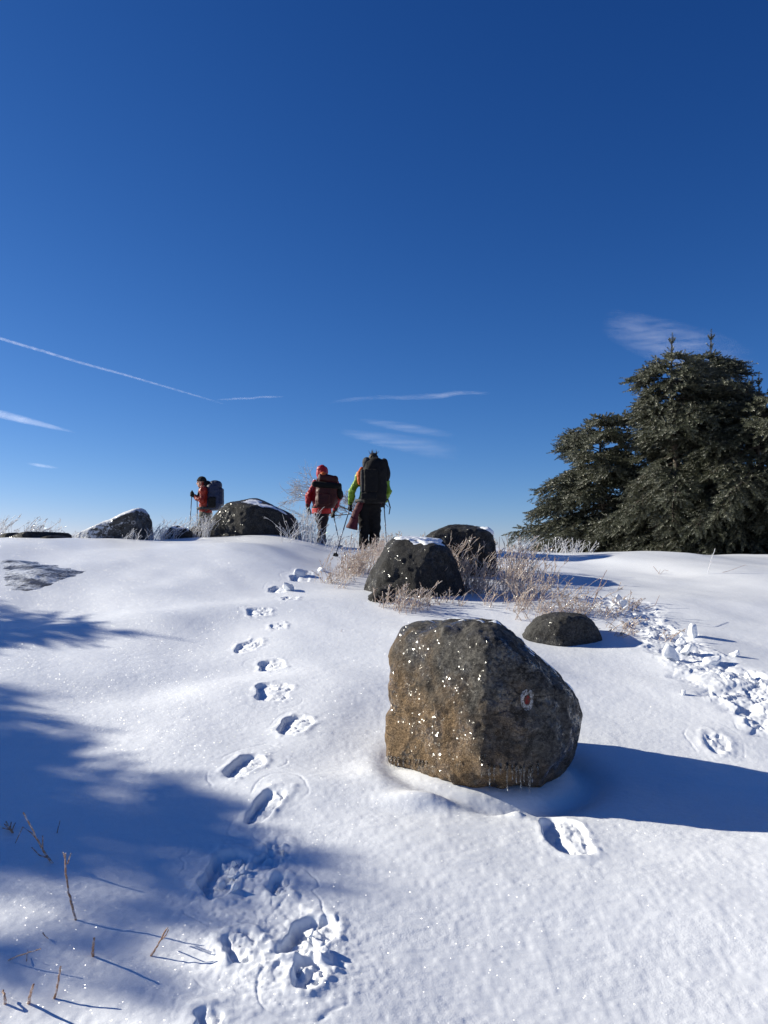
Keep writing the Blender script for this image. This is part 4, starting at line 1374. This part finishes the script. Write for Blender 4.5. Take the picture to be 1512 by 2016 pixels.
def head_shapes(v, c, sc=1.0, face=(0, 1, 0)):
    """skull, jaw, nose, lips, chin, brow, ears; face looks along the given direction"""
    f = unit(face); r = np.cross(f, [0, 0, 1.0]); r = unit(r); u = np.cross(r, f)
    Rm = np.stack([r, f, u], -1)
    def P(x, y, z): return np.array(c) + (Rm @ np.array([x, y, z])) * sc
    v.ell(P(0, -.012, .028), np.array([.074, .092, .088]) * sc, .02, Rm)
    v.ell(P(0, .022, -.045), np.array([.058, .066, .070]) * sc, .03, Rm)
    v.ell(P(0, .072, -.088), np.array([.024, .018, .018]) * sc, .02, Rm)
    v.cap(P(0, .088, .012), P(0, .108, -.030), .009 * sc, .013 * sc, .012)
    v.ell(P(.012, .098, -.032), np.array([.009, .010, .008]) * sc, .006, Rm); v.ell(P(-.012, .098, -.032), np.array([.009, .010, .008]) * sc, .006, Rm)
    v.cap(P(-.020, .086, -.058), P(.020, .086, -.058), .006 * sc, .006 * sc, .006)
    v.cap(P(-.017, .084, -.068), P(.017, .084, -.068), .0065 * sc, .0065 * sc, .006)
    v.cap(P(-.045, .075, .024), P(.045, .075, .024), .011 * sc, .011 * sc, .015)
    for sx in (-1, 1):
        v.ell(P(sx * .030, .082, .004), np.array([.014, .010, .010]) * sc, .004, Rm, cut=True)
        v.ell(P(sx * .076, -.008, -.008), np.array([.010, .020, .032]) * sc, .008, Rm)
    return P

M_SKIN = mat_simple('skin', (.46, .26, .18), .5, .12, 40)
M_GLOVE = mat_simple('black_glove_fabric', (.012, .012, .014), .75, .3, 60, .004)
M_POLE = mat_simple('dark_pole_metal', (.05, .06, .09), .35, .2, 60, metal=.6)
M_GRIP = mat_simple('black_rubber', (.012, .012, .012), .7, .3, 80)
M_BOOT = mat_simple('black_boot_leather', (.016, .014, .013), .6, .3, 40, .004)
M_STEEL = mat_simple('pole_section_metal', (.45, .46, .5), .3, .15, 60, metal=.9)

def build_person(loc, yaw, J, mats, label, skull=True):
    """J: joints in the person's own space (x right, y ahead, z up)"""
    root = empty('person', loc, yaw)
    tag(root, label, 'person', None)
    lo = (-.75, -.75, -.12); hi = (.75, .95, 1.95)
    v = Vol(lo, hi, .008)
    P = J
    hipL, hipR = P['pel'] + np.array([-.09, 0, 0]), P['pel'] + np.array([.09, 0, 0])
    # one continuous body
    v.cap(P['pel'] + [0, 0, -.02], P['waist'], .125, .115, .05, (1.15, .85, 1)); v.cap(P['waist'], P['chest'], .115, .135, .05, (1.2, .8, 1))
    v.cap(P['shL'], P['shR'], .058, .058, .06)
    v.cap(P['neck'], P['head'] + [0, 0, -.06], .055, .05, .03)
    HP = head_shapes(v, P['head'], P.get('hs', 1.0), P['face'])
    for s_ in 'LR':
        sd = -1 if s_ == 'L' else 1
        v.chain([P['sh' + s_], P['el' + s_], P['wr' + s_]], [.048, .038, .028], .02)
        hand_shapes(v, P['wr' + s_], P['gr' + s_], P['ax' + s_], P['hand' + s_], -.002)
        hip = hipL if s_ == 'L' else hipR
        v.chain([hip, P['kn' + s_], P['an' + s_]], [.085, .055, .038], .03)
        f = P['ft' + s_]
        v.cap(P['an' + s_] + [0, -.02, -.03], P['an' + s_] + f * .15 + [0, 0, -.04], .034, .028, .02)
    body = obj('body', v.mesh('body'), mats['skin'], root)
    # eyes
    for sx in (-1, 1):
        e = icosphere(2)
        p = HP(sx * .030, .078, .004)
        obj('eye', new_mesh('eye', e[0] * .0105 + p, e[1]), M_EYE, body)
    # jacket
    v = Vol(lo, hi, .009)
    hem = P['hem']
    v.cap(P['pel'] + [0, 0, hem], P['waist'], .155, .150, .05, (1.25, .95, 1)); v.cap(P['waist'], P['chest'], .150, .165, .05, (1.25, .9, 1))
    v.cap(P['shL'] + [0, 0, -.01], P['shR'] + [0, 0, -.01], .082, .082, .06)
    v.cap(P['neck'] + [0, 0, -.04], P['neck'] + [0, 0, .045], .085, .075, .04)
    for s_ in 'LR':
        v.chain([P['sh' + s_], P['el' + s_], P['wr' + s_] + (P['el' + s_] - P['wr' + s_]) * .12], [.078, .066, .050], .03)
    z0 = P['pel'][2] + hem - .02
    v.keep_above(lambda Q: z0 + .02 * np.sin(Q[..., 0] * 9) - Q[..., 2] - np.where(np.abs(Q[..., 0] - P['pel'][0]) > .235, .6, 0))
    jk = obj('jacket', v.mesh('jacket', .021, 11, 5, (1, 1, 1.3)), mats['jacket'], root)
    # trousers
    v = Vol(lo, hi, .009)
    tw = P.get('tw', 1.0)
    v.cap(hipL + [.02, 0, 0], hipR + [-.02, 0, 0], .125 * tw, .125 * tw, .05); v.cap(P['pel'], P['waist'] + [0, 0, -.05], .13, .125, .05, (1.2, .9, 1))
    for s_ in 'LR':
        hip = hipL if s_ == 'L' else hipR
        v.chain([hip, P['kn' + s_], P['an' + s_] + [0, 0, .02]], [.118 * tw, .088 * tw, .078 * tw], .03)
    obj('trousers', v.mesh('trousers', .016, 11, 9, (1, 1, 1.6)), mats['trousers'], root)
    for s_ in 'LR':
        v = Vol(P['gr' + s_] - .17, P['gr' + s_] + .17, .0045)
        hand_shapes(v, P['wr' + s_], P['gr' + s_], P['ax' + s_], P['hand' + s_], .0035)
        w = P['wr' + s_]; e = unit(P['el' + s_] - w)
        v.cap(w, w + e * .075, .036, .050, .012)
        obj('glove', v.mesh('glove', .0015, 40, 3), M_GLOVE, root)
        a = P['an' + s_]; f = P['ft' + s_]
        v = Vol(a - .28, a + .28, .008)
        v.cap(a + [0, 0, .08], a + [0, 0, -.02], .058, .056, .03)
        v.cap(a + f * -.035 + [0, 0, -.035], a + f * .16 + [0, 0, -.045], .046, .042, .03)
        v.box(a + f * .065 + [0, 0, -.078], (.046, .135, .014), .012, .01, np.stack([np.cross(f, [0, 0, 1.0]), f, [0, 0, 1.0]], -1))
        obj('boot', v.mesh('boot'), M_BOOT, root)
    return root, body, jk, HP

M_EYE = mat_simple('eye', (.03, .02, .015), .1, .1, 10)

def pole(hand_w, tip_w, label, basket=True):
    """trekking pole from just above the hand down to its tip (world points)"""
    hand_w, tip_w = np.array(hand_w), np.array(tip_w)
    d = unit(tip_w - hand_w)
    L = np.linalg.norm(tip_w - hand_w)
    root = empty('trekking_pole', tip_w)
    tag(root, label, 'trekking pole', 'trekking poles')
    o = -L - .07
    def at(t): return hand_w - tip_w + d * t
    tb = Tubes(); tb.add(np.array([at(.05), at(L * .45)]), [.0095, .0095], 10); tb.add(np.array([at(L * .45), at(L - .03)]), [.0075, .007], 10); tb.add(np.array([at(L - .03), at(L + .02)]), [.006, .0015], 8)
    obj('shaft', tb.mesh('shaft'), M_POLE, root)
    tb = Tubes(); tb.add(np.array([at(L * .43), at(L * .435), at(L * .47), at(L * .475)]), [.0096, .0135, .0135, .008], 10)
    obj('clamp', tb.mesh('clamp'), M_STEEL, root)
    tb = Tubes(); tb.add(np.array([at(-.085), at(-.078), at(-.06), at(-.035), at(.0), at(.05), at(.075)]), [.008, .019, .020, .0155, .0165, .0155, .011], 12)
    obj('grip', tb.mesh('grip'), M_GRIP, root)
    # wrist strap loop
    a = unit(np.cross(d, [.3, 1, 0]))
    t = np.linspace(0, PI * 1.9, 14)
    loop = np.array([at(-.05) + a * (.05 - .05 * math.cos(x)) * .8 + d * (.09 * (1 - math.cos(x)) * .5 + .02 * math.sin(x)) + np.cross(a, d) * .025 * math.sin(x) for x in t])
    tb = Tubes(); tb.add(loop, .005, 5)
    obj('wrist_strap', tb.mesh('wrist_strap'), M_GRIP, root)
    if basket:
        n = 24
        th = np.linspace(0, 2 * PI, n + 1)[:-1]
        c = at(L - .055); e1 = unit(np.cross(d, [1, 0, .2])); e2 = np.cross(d, e1)
        V = []
        for (r, z) in ((.010, -.008), (.045, .004), (.047, .008), (.010, .004)):
            for k, a_ in enumerate(th):
                rr = r * (1 - .22 * (k % 4 == 0)) if r > .02 else r
                V.append(c + e1 * math.cos(a_) * rr + e2 * math.sin(a_) * rr + d * z)
        F = []
        for i in range(4):
            for k in range(n):
                F.append((i * n + k, i * n + (k + 1) % n, ((i + 1) % 4) * n + (k + 1) % n, ((i + 1) % 4) * n + k))
        obj('basket', new_mesh('basket', np.array(V), np.array(F)), M_GRIP, root)
    return root

def to_world(root_loc, yaw, p):
    return np.array(root_loc) + rotz(yaw) @ np.array(p)

A = np.array
# ---- walker in green, nearest of the three, seen from behind
M_LIME = mat_simple('lime_green_shell', (.13, .24, .016), .5, .15, 20, .006, bscale=30)
M_BLACKT = mat_simple('black_softshell', (.0045, .004, .0045), .9, .3, 40, .006, bscale=40)
M_PACK_BLACK = mat_simple('black_pack_nylon', (.0045, .0045, .005), .85, .35, 30, .008, bscale=36)
M_PACK_GREY = mat_simple('grey_pack_nylon', (.03, .031, .034), .8, .3, 30, .006, bscale=36)
M_ORANGE = mat_simple('orange_fabric', (.45, .09, .015), .55, .2, 25, .006)
M_MAROON = mat_simple('maroon_fabric', (.07, .010, .016), .7, .25, 25, .006)
M_HAIR = mat_simple('dark_hair', (.014, .010, .008), .6, .3, 90, .006)
M_STRAP = mat_simple('webbing', (.03, .03, .032), .7, .25, 60)

YG = 14.0; SG = YG / FPX
def gl(px, py, y=0.0): return A([(px - 728) * SG, y, (1087 - py) * SG])
xg = (728 - 756) / FPX * YG
GLOC = A([xg, YG, pt(728, 1087, YG)[2]])
J = dict(pel=gl(727, 1000, .0) + A([0, 0, .06]), waist=gl(728, 985, .0), chest=gl(731, 948, .03), neck=gl(733, 925, .04), head=gl(735, 904, .06), face=(-.1, 1, -.12), hs=1.0,
         shL=gl(708, 936, .02), shR=gl(756, 936, .02), elL=gl(694, 966, -.02), elR=gl(764, 966, .02), wrL=gl(689, 992, .08), wrR=gl(758, 985, .18),
         grL=gl(688, 1000, .115), grR=gl(756, 992, .235), handL=1, handR=-1, knL=gl(717, 1040, .04), knR=gl(738, 1042, .10), anL=gl(716, 1078, -.06), anR=gl(735, 1075, .10),
         ftL=A([-.15, .98, 0]) / 1.0, ftR=A([.15, .98, 0]), hem=.03, tw=1.12)
tipL = gpt(660, 1096); tipL = A([tipL[0], tipL[1], gz(tipL[0], tipL[1])])
tl0 = to_world(GLOC, 0, J['grL']); tr0 = to_world(GLOC, 0, J['grR'])
tipR = A([(762 - 756) / FPX * 14.6, 14.6, gz((762 - 756) / FPX * 14.6, 14.6) - .02])
J['axL'] = unit(tl0 - tipL); J['axR'] = unit(tr0 - tipR)
pg, bg_, jk, HP = build_person(GLOC, 0, J, dict(skin=M_SKIN, jacket=M_LIME, trousers=M_BLACKT), 'person in a lime green jacket walking away under a tall black backpack')
v = Vol(J['head'] - .2, J['head'] + .22, .007)
v.ell(J['head'] + [0, -.012, .03], (.088, .104, .100), .02); v.ell(J['head'] + [0, -.06, -.04], (.075, .05, .08), .03)
v.keep_above(lambda Q: np.where((Q[..., 1] > J['head'][1] + .055) & (Q[..., 2] < J['head'][2] + .06), .01, -1.0))
hair = obj('hair', v.mesh('hair', .012, 30, 2, (1, 1, .5)), M_HAIR, pg)
tb = Tubes(); rr = np.random.default_rng(4)
for k in range(26):
    a = rr.random() * 2 * PI
    p = J['head'] + A([math.cos(a) * .06, math.sin(a) * .06 - .01, .115 - .02 * rr.random()])
    q = p + A([rr.normal() * .035, rr.normal() * .03, .035 + .05 * rr.random()])
    tb.add(A([p, (p + q) / 2 + rr.normal(size=3) * .008, q]), [.004, .003, .001], 4)
obj('loose_strands', tb.mesh('loose_strands'), M_HAIR, hair)
# orange shoulder panel on the left
v = Vol(J['shL'] - .22, J['shL'] + .22, .008)
v.chain([gl(713, 924, -.03), gl(708, 934, -.09), gl(708, 952, -.10)], [.05, .055, .035], .02)
obj('shoulder_panel', v.mesh('shoulder_panel', .006, 18, 3), M_ORANGE, pg)
# maroon jacket tied at the waist, one sleeve hanging at the left hip
v = Vol((-.5, -.4, .3), (.5, .4, 1.05), .008)
for k in range(24):
    a0, a1 = k * 2 * PI / 24, (k + 1) * 2 * PI / 24
    c0 = J['pel'] + A([.205 * math.cos(a0), .165 * math.sin(a0), .045]); c1 = J['pel'] + A([.205 * math.cos(a1), .165 * math.sin(a1), .045])
    v.cap(c0, c1, .028, .028, .02)
v.chain([gl(708, 996, -.12), gl(700, 1012, -.10), gl(697, 1026, -.10), gl(693, 1040, -.10)], [.065, .055, .075, .110], .03)
v.keep_above(lambda Q: (.385 + .35 * (Q[..., 0] + .32)) * -1 * 0 + (gl(0, 1042)[2] - .25 * (Q[..., 0] + .32)) - Q[..., 2])
obj('tied_jacket', v.mesh('tied_jacket', .008, 16, 6), M_MAROON, pg)
pole(tl0, tipL, 'trekking pole slanting left in the left hand of the walker in green')
pole(tr0, tipR, 'upright trekking pole at the right side of the walker in green')

def backpack(loc, yaw, label, parts):
    root = empty('backpack', loc, yaw)
    tag(root, label, 'backpack', 'backpacks on the walkers')
    for name, fn, mat, (lo, hi, res), wr in parts:
        v = Vol(lo, hi, res)
        fn(v)
        obj(name, v.mesh(name, wr, 13, len(name)), mat, root)
    return root

def strap_on(v, Jn, s_):
    sh = Jn['sh' + s_] * A([.72, 1, 1]) + A([.28 * Jn['neck'][0], 0, 0])
    v.chain([sh + [0, -.14, .02], sh + [0, -.03, .085], sh + [0, .08, .05], sh + [0, .12, -.12], sh + [.0, .05, -.30]], [.022] * 5, .01)

# pack of the walker in green: origin at the small of the back
def f_main(v):
    v.box(gl(738, 955, -.27), (.215, .13, .285), .12, .03); v.ell(gl(739, 925, -.26), (.21, .14, .20), .06)
    v.box(gl(738, 985, -.25), (.21, .11, .07), .06, .04)
def f_lid(v): v.box(gl(741, 917, -.235), (.15, .13, .080), .079, .03, rotz(.1)); v.ell(gl(741, 911, -.22), (.11, .11, .055), .03)
def f_roll(v): v.ell(gl(756, 921, -.22), (.085, .10, .15), .03); v.ell(gl(762, 935, -.22), (.06, .09, .13), .04)
def f_pocket(v): v.box(gl(731, 950, -.405), (.12, .035, .20), .03, .02); v.box(gl(727, 980, -.385), (.15, .05, .065), .04, .02)
def f_side(v): v.box(gl(715, 950, -.26), (.04, .10, .20), .035, .02)
def f_grey(v): v.ell(gl(722, 912, -.24), (.075, .09, .085), .02); v.ell(gl(719, 918, -.25), (.05, .08, .07), .04)
def f_belt(v):
    for k in range(20):
        a0, a1 = PI + k * PI / 20 * 1.0, PI + (k + 1) * PI / 20
        v.cap(J['pel'] + A([.225 * math.cos(a0), .19 * math.sin(a0), .06]), J['pel'] + A([.225 * math.cos(a1), .19 * math.sin(a1), .06]), .035, .035, .01)
def f_strapsL(v): strap_on(v, J, 'L')
def f_strapsR(v): strap_on(v, J, 'R')
def f_dang(v): v.chain([gl(764, 985, -.2), gl(768, 1000, -.15), gl(766, 1013, -.15)], [.012, .012, .010], .004)
full = ((-.5, -.6, .6), (.6, .35, 1.85), .009)
backpack(GLOC, 0, 'tall black backpack with a grey hood-like top on the walker in green',
         [('pack_body', f_main, M_PACK_BLACK, full, .012), ('lid', f_lid, M_PACK_BLACK, full, .012), ('rolled_mat', f_roll, M_PACK_BLACK, full, .008), ('front_pocket', f_pocket, M_PACK_BLACK, full, .012),
          ('side_pocket', f_side, M_PACK_GREY, full, .008), ('stuffed_jacket', f_grey, M_PACK_GREY, full, .012), ('hip_belt', f_belt, M_STRAP, full, .003), ('shoulder_strap', f_strapsL, M_STRAP, full, .002), ('shoulder_strap', f_strapsR, M_STRAP, full, .002), ('dangling_strap', f_dang, M_STRAP, full, .001)])

# ---- walker in red, hood up
M_REDJ = mat_simple('red_shell', (.29, .010, .018), .45, .15, 20, .006, bscale=30)
M_PINKY = mat_simple('red_hem', (.45, .020, .020), .5, .15, 20)
M_DKT = mat_simple('dark_plum_trousers', (.018, .009, .013), .75, .25, 40, .006, bscale=40)
M_PACK_RED = mat_simple('dark_red_pack_nylon', (.05, .006, .006), .55, .35, 30, .008, bscale=34)
M_PACK_NAVY = mat_simple('navy_pack_nylon', (.012, .020, .052), .55, .3, 30, .006, bscale=36)
YR = 15.5; SR = YR / FPX
def rl(px, py, y=0.0): return A([(px - 637) * SR, y, (1080 - py) * SR])
RLOC = A([(637 - 756) / FPX * YR, YR, pt(637, 1080, YR)[2]])
J2 = dict(pel=rl(633, 1008, .0) + A([0, 0, .09]), waist=rl(635, 985, .0), chest=rl(639, 958, .04), neck=rl(636, 940, .05), head=rl(633, 929, .07), face=(-.25, 1, -.2), hs=.97,
          shL=rl(620, 952, .03), shR=rl(660, 952, .03), elL=rl(608, 976, -.04), elR=rl(668, 978, -.03), wrL=rl(605, 999, .06), wrR=rl(657, 1005, .16),
          grL=rl(606, 1007, .09), grR=rl(655, 1013, .20), handL=1, handR=-1, knL=rl(633, 1042, .12), knR=rl(634, 1044, .05), anL=rl(633, 1067, .42), anR=rl(629, 1072, -.08),
          ftL=A([-.1, .995, 0]), ftR=A([.1, .995, 0]), hem=-.07, tw=.86)
tp = gpt(604, 1072); tpw = A([(603 - 756) / FPX * 15.4, 15.4, gz((603 - 756) / FPX * 15.4, 15.4)])
h1 = to_world(RLOC, 0, J2['grL']); h2 = to_world(RLOC, 0, J2['grR'])
tpr = A([(671 - 756) / FPX * 15.3, 15.3, gz((671 - 756) / FPX * 15.3, 15.3)])
J2['axL'] = unit(h1 - tpw); J2['axR'] = unit(h2 - tpr)
pr, br_, jk2, HP2 = build_person(RLOC, 0, J2, dict(skin=M_SKIN, jacket=M_REDJ, trousers=M_DKT), 'person in a red hooded jacket walking away with a dark red backpack')
v = Vol(J2['head'] - .26, J2['head'] + .24, .007)
v.ell(J2['head'] + [0, -.02, .015], (.122, .135, .135), .03); v.cap(J2['head'] + [0, -.04, -.08], J2['neck'] + [0, -.05, -.06], .10, .11, .05)
v.ell(J2['head'] + [-.03, .15, -.02], (.085, .11, .10), .02, cut=True)
obj('hood', v.mesh('hood', .020, 13, 4), M_REDJ, pr)
v = Vol((-.5, -.4, .3), (.5, .4, 1.2), .008)
z1 = J2['pel'][2] - .07
v.cap(A([J2['pel'][0], 0, z1 - .10]), A([J2['pel'][0], 0, z1 + .12]), .160, .160, .03, (1.22, .95, 1))
v.keep_above(lambda Q: np.maximum(z1 - .055 - Q[..., 2], Q[..., 2] - z1 - .05))
obj('jacket_hem', v.mesh('jacket_hem', .006, 14, 8), M_PINKY, pr)
pole(h1, tpw, 'trekking pole in the left hand of the walker in red')
pole(h2, tpr, 'trekking pole in the right hand of the walker in red')
def r_main(v): v.box(rl(645, 972, -.25), (.215, .125, .25), .115, .03); v.box(rl(642, 990, -.23), (.19, .11, .12), .07, .04)
def r_lid(v): v.box(rl(647, 945, -.23), (.20, .13, .085), .07, .03, rotz(.1) @ np.array([[math.cos(.15), 0, math.sin(.15)], [0, 1, 0], [-math.sin(.15), 0, math.cos(.15)]]))
def r_or(v): v.ell(rl(638, 938, -.26), (.085, .10, .07), .02)
def r_roll(v): v.cap(rl(622, 956, -.37), rl(668, 960, -.36), .06, .06, .02)
def r_side(v): v.box(rl(668, 965, -.22), (.05, .10, .12), .045, .03, rotz(.2)); v.ell(rl(671, 975, -.2), (.06, .09, .10), .04)
def r_pock(v): v.box(rl(640, 985, -.36), (.13, .045, .12), .035, .02)
def r_strapsL(v): strap_on(v, J2, 'L')
def r_strapsR(v): strap_on(v, J2, 'R')
def r_dang(v): v.chain([rl(664, 985, -.16), rl(665, 1000, -.14), rl(664, 1010, -.14)], [.010, .010, .009], .004)
full2 = ((-.5, -.6, .5), (.6, .35, 1.7), .009)
backpack(RLOC, 0, 'dark red backpack with an orange patch on its lid on the walker in red',
         [('pack_body', r_main, M_PACK_RED, full2, .012), ('lid', r_lid, M_PACK_RED, full2, .010), ('lid_patch', r_or, M_ORANGE, full2, .006), ('rolled_mat', r_roll, M_PACK_BLACK, full2, .006),
          ('side_pocket', r_side, M_PACK_BLACK, full2, .008), ('front_pocket', r_pock, M_PACK_RED, full2, .010), ('shoulder_strap', r_strapsL, M_STRAP, full2, .002), ('shoulder_strap', r_strapsR, M_STRAP, full2, .002), ('dangling_strap', r_dang, M_STRAP, full2, .001)])

# ---- walker in orange-red, in profile on the left
M_ORJ = mat_simple('orange_red_shell', (.21, .017, .008), .5, .18, 20, .006, bscale=30)
M_OLIVE = mat_simple('grey_olive_trousers', (.075, .072, .058), .75, .2, 40, .006, bscale=40)
M_BEANIE = mat_simple('black_knit', (.010, .010, .011), .9, .3, 120, .006)
YL = 17.5; SL_ = YL / FPX
def ll(px, py, x=0.0): return A([x, -(px - 402) * SL_, (1090 - py) * SL_])
xl = (402 - 756) / FPX * YL
LLOC = A([xl, YL, pt(402, 1090, YL)[2]])
J3 = dict(pel=ll(404, 1012), waist=ll(404, 992), chest=ll(402, 970), neck=ll(399, 957), head=ll(395, 949), face=(0, 1, -.12), hs=.98,
          shL=ll(402, 966, -.19), shR=ll(402, 966, .19), elL=ll(401, 987, -.23), elR=ll(403, 988, .24), wrL=ll(386, 978, -.17), wrR=ll(388, 982, .20),
          grL=ll(380, 974, -.16), grR=ll(383, 980, .19), handL=1, handR=-1, knL=ll(396, 1052, -.09), knR=ll(404, 1052, .09), anL=ll(392, 1082, -.09), anR=ll(415, 1080, .09),
          ftL=A([0, 1.0, 0]), ftR=A([0, 1.0, 0]), hem=.045, tw=.95)
yw = PI / 2
g1 = to_world(LLOC, yw, J3['grL']); g2 = to_world(LLOC, yw, J3['grR'])
t1 = A([g1[0] - .05, g1[1] - .02, 0]); t1[2] = gz(t1[0], t1[1])
t2 = A([g2[0] + .03, g2[1], 0]); t2[2] = gz(t2[0], t2[1])
Rm_ = rotz(-yw)
J3['axL'] = Rm_ @ unit(g1 - t1); J3['axR'] = Rm_ @ unit(g2 - t2)
pl, bl_, jk3, HP3 = build_person(LLOC, yw, J3, dict(skin=M_SKIN, jacket=M_ORJ, trousers=M_OLIVE), 'person in an orange-red jacket and black beanie walking left in profile')
v = Vol(J3['head'] - .2, J3['head'] + .22, .007)
v.ell(J3['head'] + [0, -.012, .035], (.088, .106, .100), .02)
v.keep_above(lambda Q: (J3['head'][2] + .012 + .12 * (Q[..., 1] - J3['head'][1])) - Q[..., 2])
v.cap(J3['head'] + [-.03, .075, .035], J3['head'] + [.03, .075, .035], .022, .022, .02)
obj('beanie', v.mesh('beanie', .005, 40, 2, (1, 1, .4)), M_BEANIE, pl)
v = Vol(J3['neck'] - .25, J3['neck'] + .25, .008)
v.ell(J3['neck'] + [0, -.09, .045], (.12, .085, .085), .03)
obj('folded_hood', v.mesh('folded_hood', .008, 16, 3), M_BLACKT, pl)
pole(g1, t1, 'trekking pole held in front by the walker in orange, the far one')
pole(g2, t2, 'trekking pole held in front by the walker in orange, the one nearer the camera')
def l_main(v): v.box(ll(421, 978, 0), (.19, .15, .30), .10, .03); v.box(ll(419, 995, 0), (.18, .14, .10), .08, .04)
def l_lid(v): v.box(ll(424, 955, 0), (.17, .125, .10), .085, .03)
def l_pock(v): v.box(ll(434, 978, 0), (.13, .05, .20), .045, .02)
def l_sideL(v): v.box(ll(420, 990, -.19), (.035, .09, .12), .03, .02)
def l_sideR(v): v.box(ll(420, 990, .19), (.035, .09, .12), .03, .02)
def l_strapsL(v): strap_on(v, J3, 'L')
def l_strapsR(v): strap_on(v, J3, 'R')
def l_belt(v):
    for k in range(20):
        a0, a1 = k * 2 * PI / 20, (k + 1) * 2 * PI / 20
        v.cap(J3['pel'] + A([.205 * math.cos(a0), .165 * math.sin(a0), .12]), J3['pel'] + A([.205 * math.cos(a1), .165 * math.sin(a1), .12]), .03, .03, .01)
full3 = ((-.4, -.65, .7), (.4, .35, 1.85), .009)
backpack(LLOC, yw, 'navy and black backpack on the walker in orange, seen from the side',
         [('pack_body', l_main, M_PACK_NAVY, full3, .010), ('lid', l_lid, M_PACK_NAVY, full3, .010), ('front_pocket', l_pock, M_PACK_NAVY, full3, .010), ('side_pocket', l_sideL, M_PACK_BLACK, full3, .006), ('side_pocket', l_sideR, M_PACK_BLACK, full3, .006), ('shoulder_strap', l_strapsL, M_STRAP, full3, .002), ('shoulder_strap', l_strapsR, M_STRAP, full3, .002), ('hip_belt', l_belt, M_STRAP, full3, .002)])
# ------------------------------------------------------------------ wisps of cloud and contrails, kilometres away
def cloud(name, a, b, ra, rb, dist, mat, label, fade=(0, .2, .8, 1), flat=1.0, cat='cloud', group=None, seg=60, wob=0.0, seed=0, tilt=0.0):
    """a long lens of ice crystals from photo point a to b"""
    g = np.random.default_rng(seed)
    A0, B0 = pt(*a, dist), pt(*b, dist * (1.0))
    u = np.linspace(0, 1, seg)
    C = A0 + (B0 - A0) * u[:, None]
    sc = dist / FPX
    if wob:
        C = C + wob * sc * np.stack([np.zeros(seg), np.zeros(seg), noise(np.stack([u * 6, u * 0 + seed], -1), seed)], -1)
    r = np.interp(u, np.linspace(0, 1, len(ra)), ra) * sc
    ax = unit(B0 - A0)
    n1 = unit(np.cross(ax, [0, 1, 0])); n2 = np.cross(ax, n1)
    ns = 24
    th = np.linspace(0, 2 * PI, ns + 1)[:-1]
    V = (C[:, None] + r[:, None, None] * (np.cos(th)[None, :, None] * n1 + np.sin(th)[None, :, None] * n2 * flat)).reshape(-1, 3)
    i = np.arange(seg - 1)[:, None] * ns; j = np.arange(ns)[None]; jn = (j + 1) % ns
    F = np.stack([(i + j).ravel(), (i + ns + j).ravel(), (i + ns + jn).ravel(), (i + jn).ravel()], -1)
    c = V.mean(0)
    loc = c
    me = new_mesh(name, (V - c) / 1000, F)
    at = me.attributes.new('fade', 'FLOAT', 'POINT')
    fd = np.interp(u, np.linspace(0, 1, len(fade)), fade)
    at.data.foreach_set('value', np.repeat(fd, ns).astype(np.float32))
    o = obj(name, me, mat, loc=loc)
    o.scale = (1000, 1000, 1000)
    return tag(o, label, cat, group)

D_ = 16000
MC = mat_cloud('contrail_ice', .15, 9, .30, .62, (1, 1, 1), 1.2)
cloud('contrail', (-120, 632), (440, 795), [3.8, 3.4, 3.0, 2.6, 2.2, 1.6], None, D_, MC, 'long thin contrail slanting down from the left edge', fade=(1, 1, .95, .8, .75, .6, .05), cat='contrail', wob=2.2, seed=3, seg=160)
MS = mat_cloud('cirrus_streak', .3, 2.2, .2, .7, (1, 1, 1), 1.3)
MW = mat_cloud('cirrus_wisp', .075, 4.5, .32, .7, (.22, 1, 4.0), 1.4)
MF = mat_cloud('cirrus_faint', .095, 3.2, .34, .72, (.45, 1, 3.6), 1.5)
cloud('cirrus_cloud', (-60, 800), (150, 852), [10, 9, 7.5, 5, 1.5], None, D_, MS, 'bright tapering cloud streak at the left edge', fade=(1, .95, .8, .5, 0), group=None, seed=4)
cloud('cirrus_cloud', (424, 786), (560, 782), [1, 2, 2.2, 2.2, 1.5], None, D_, mat_cloud('cirrus_thread', .09, 4, .25, .7, (.5, 1, 1), 1.3), 'short level wisp at the lower end of the contrail', fade=(0, .8, .8, .9, 0), seed=5, wob=2)
cloud('cirrus_cloud', (645, 790), (965, 772), [3, 4.5, 4.5, 6, 5, 3], None, D_, mat_cloud('cirrus_ragged', .07, 4.5, .35, .72, (.5, 1, 2), 1.3), 'long ragged wisp above the walkers', fade=(0, .6, .45, .7, 1, .9, 0), seed=6, wob=2.2, seg=90)
cloud('cirrus_cloud', (705, 826), (895, 858), [3, 8, 10, 9, 6], None, D_, MW, 'upper of two slanting wisps right above the walker in green', fade=(0, .8, 1, .6, 0), seed=7)
cloud('cirrus_cloud', (668, 850), (905, 893), [6, 12, 17, 19, 16], None, D_, MW, 'lower, broader slanting wisp just above the walker in green', fade=(0, 1, .85, .6, 0), seed=8)
cloud('cirrus_cloud', (1190, 632), (1470, 730), [28, 40, 48, 52, 45], None, D_, MF, 'soft patch of cloud behind the tops of the evergreens', fade=(0, .9, 1, .9, .5, 0), seed=9)
cloud('cirrus_cloud', (52, 912), (118, 922), [1.5, 3.5, 3, 1.5], None, D_, mat_cloud('cirrus_dash', .2, 4, .2, .7, (1, 1, 1), 1.3), 'tiny faint dash of cloud low in the sky at left', fade=(0, .9, .6, 0), seed=10)
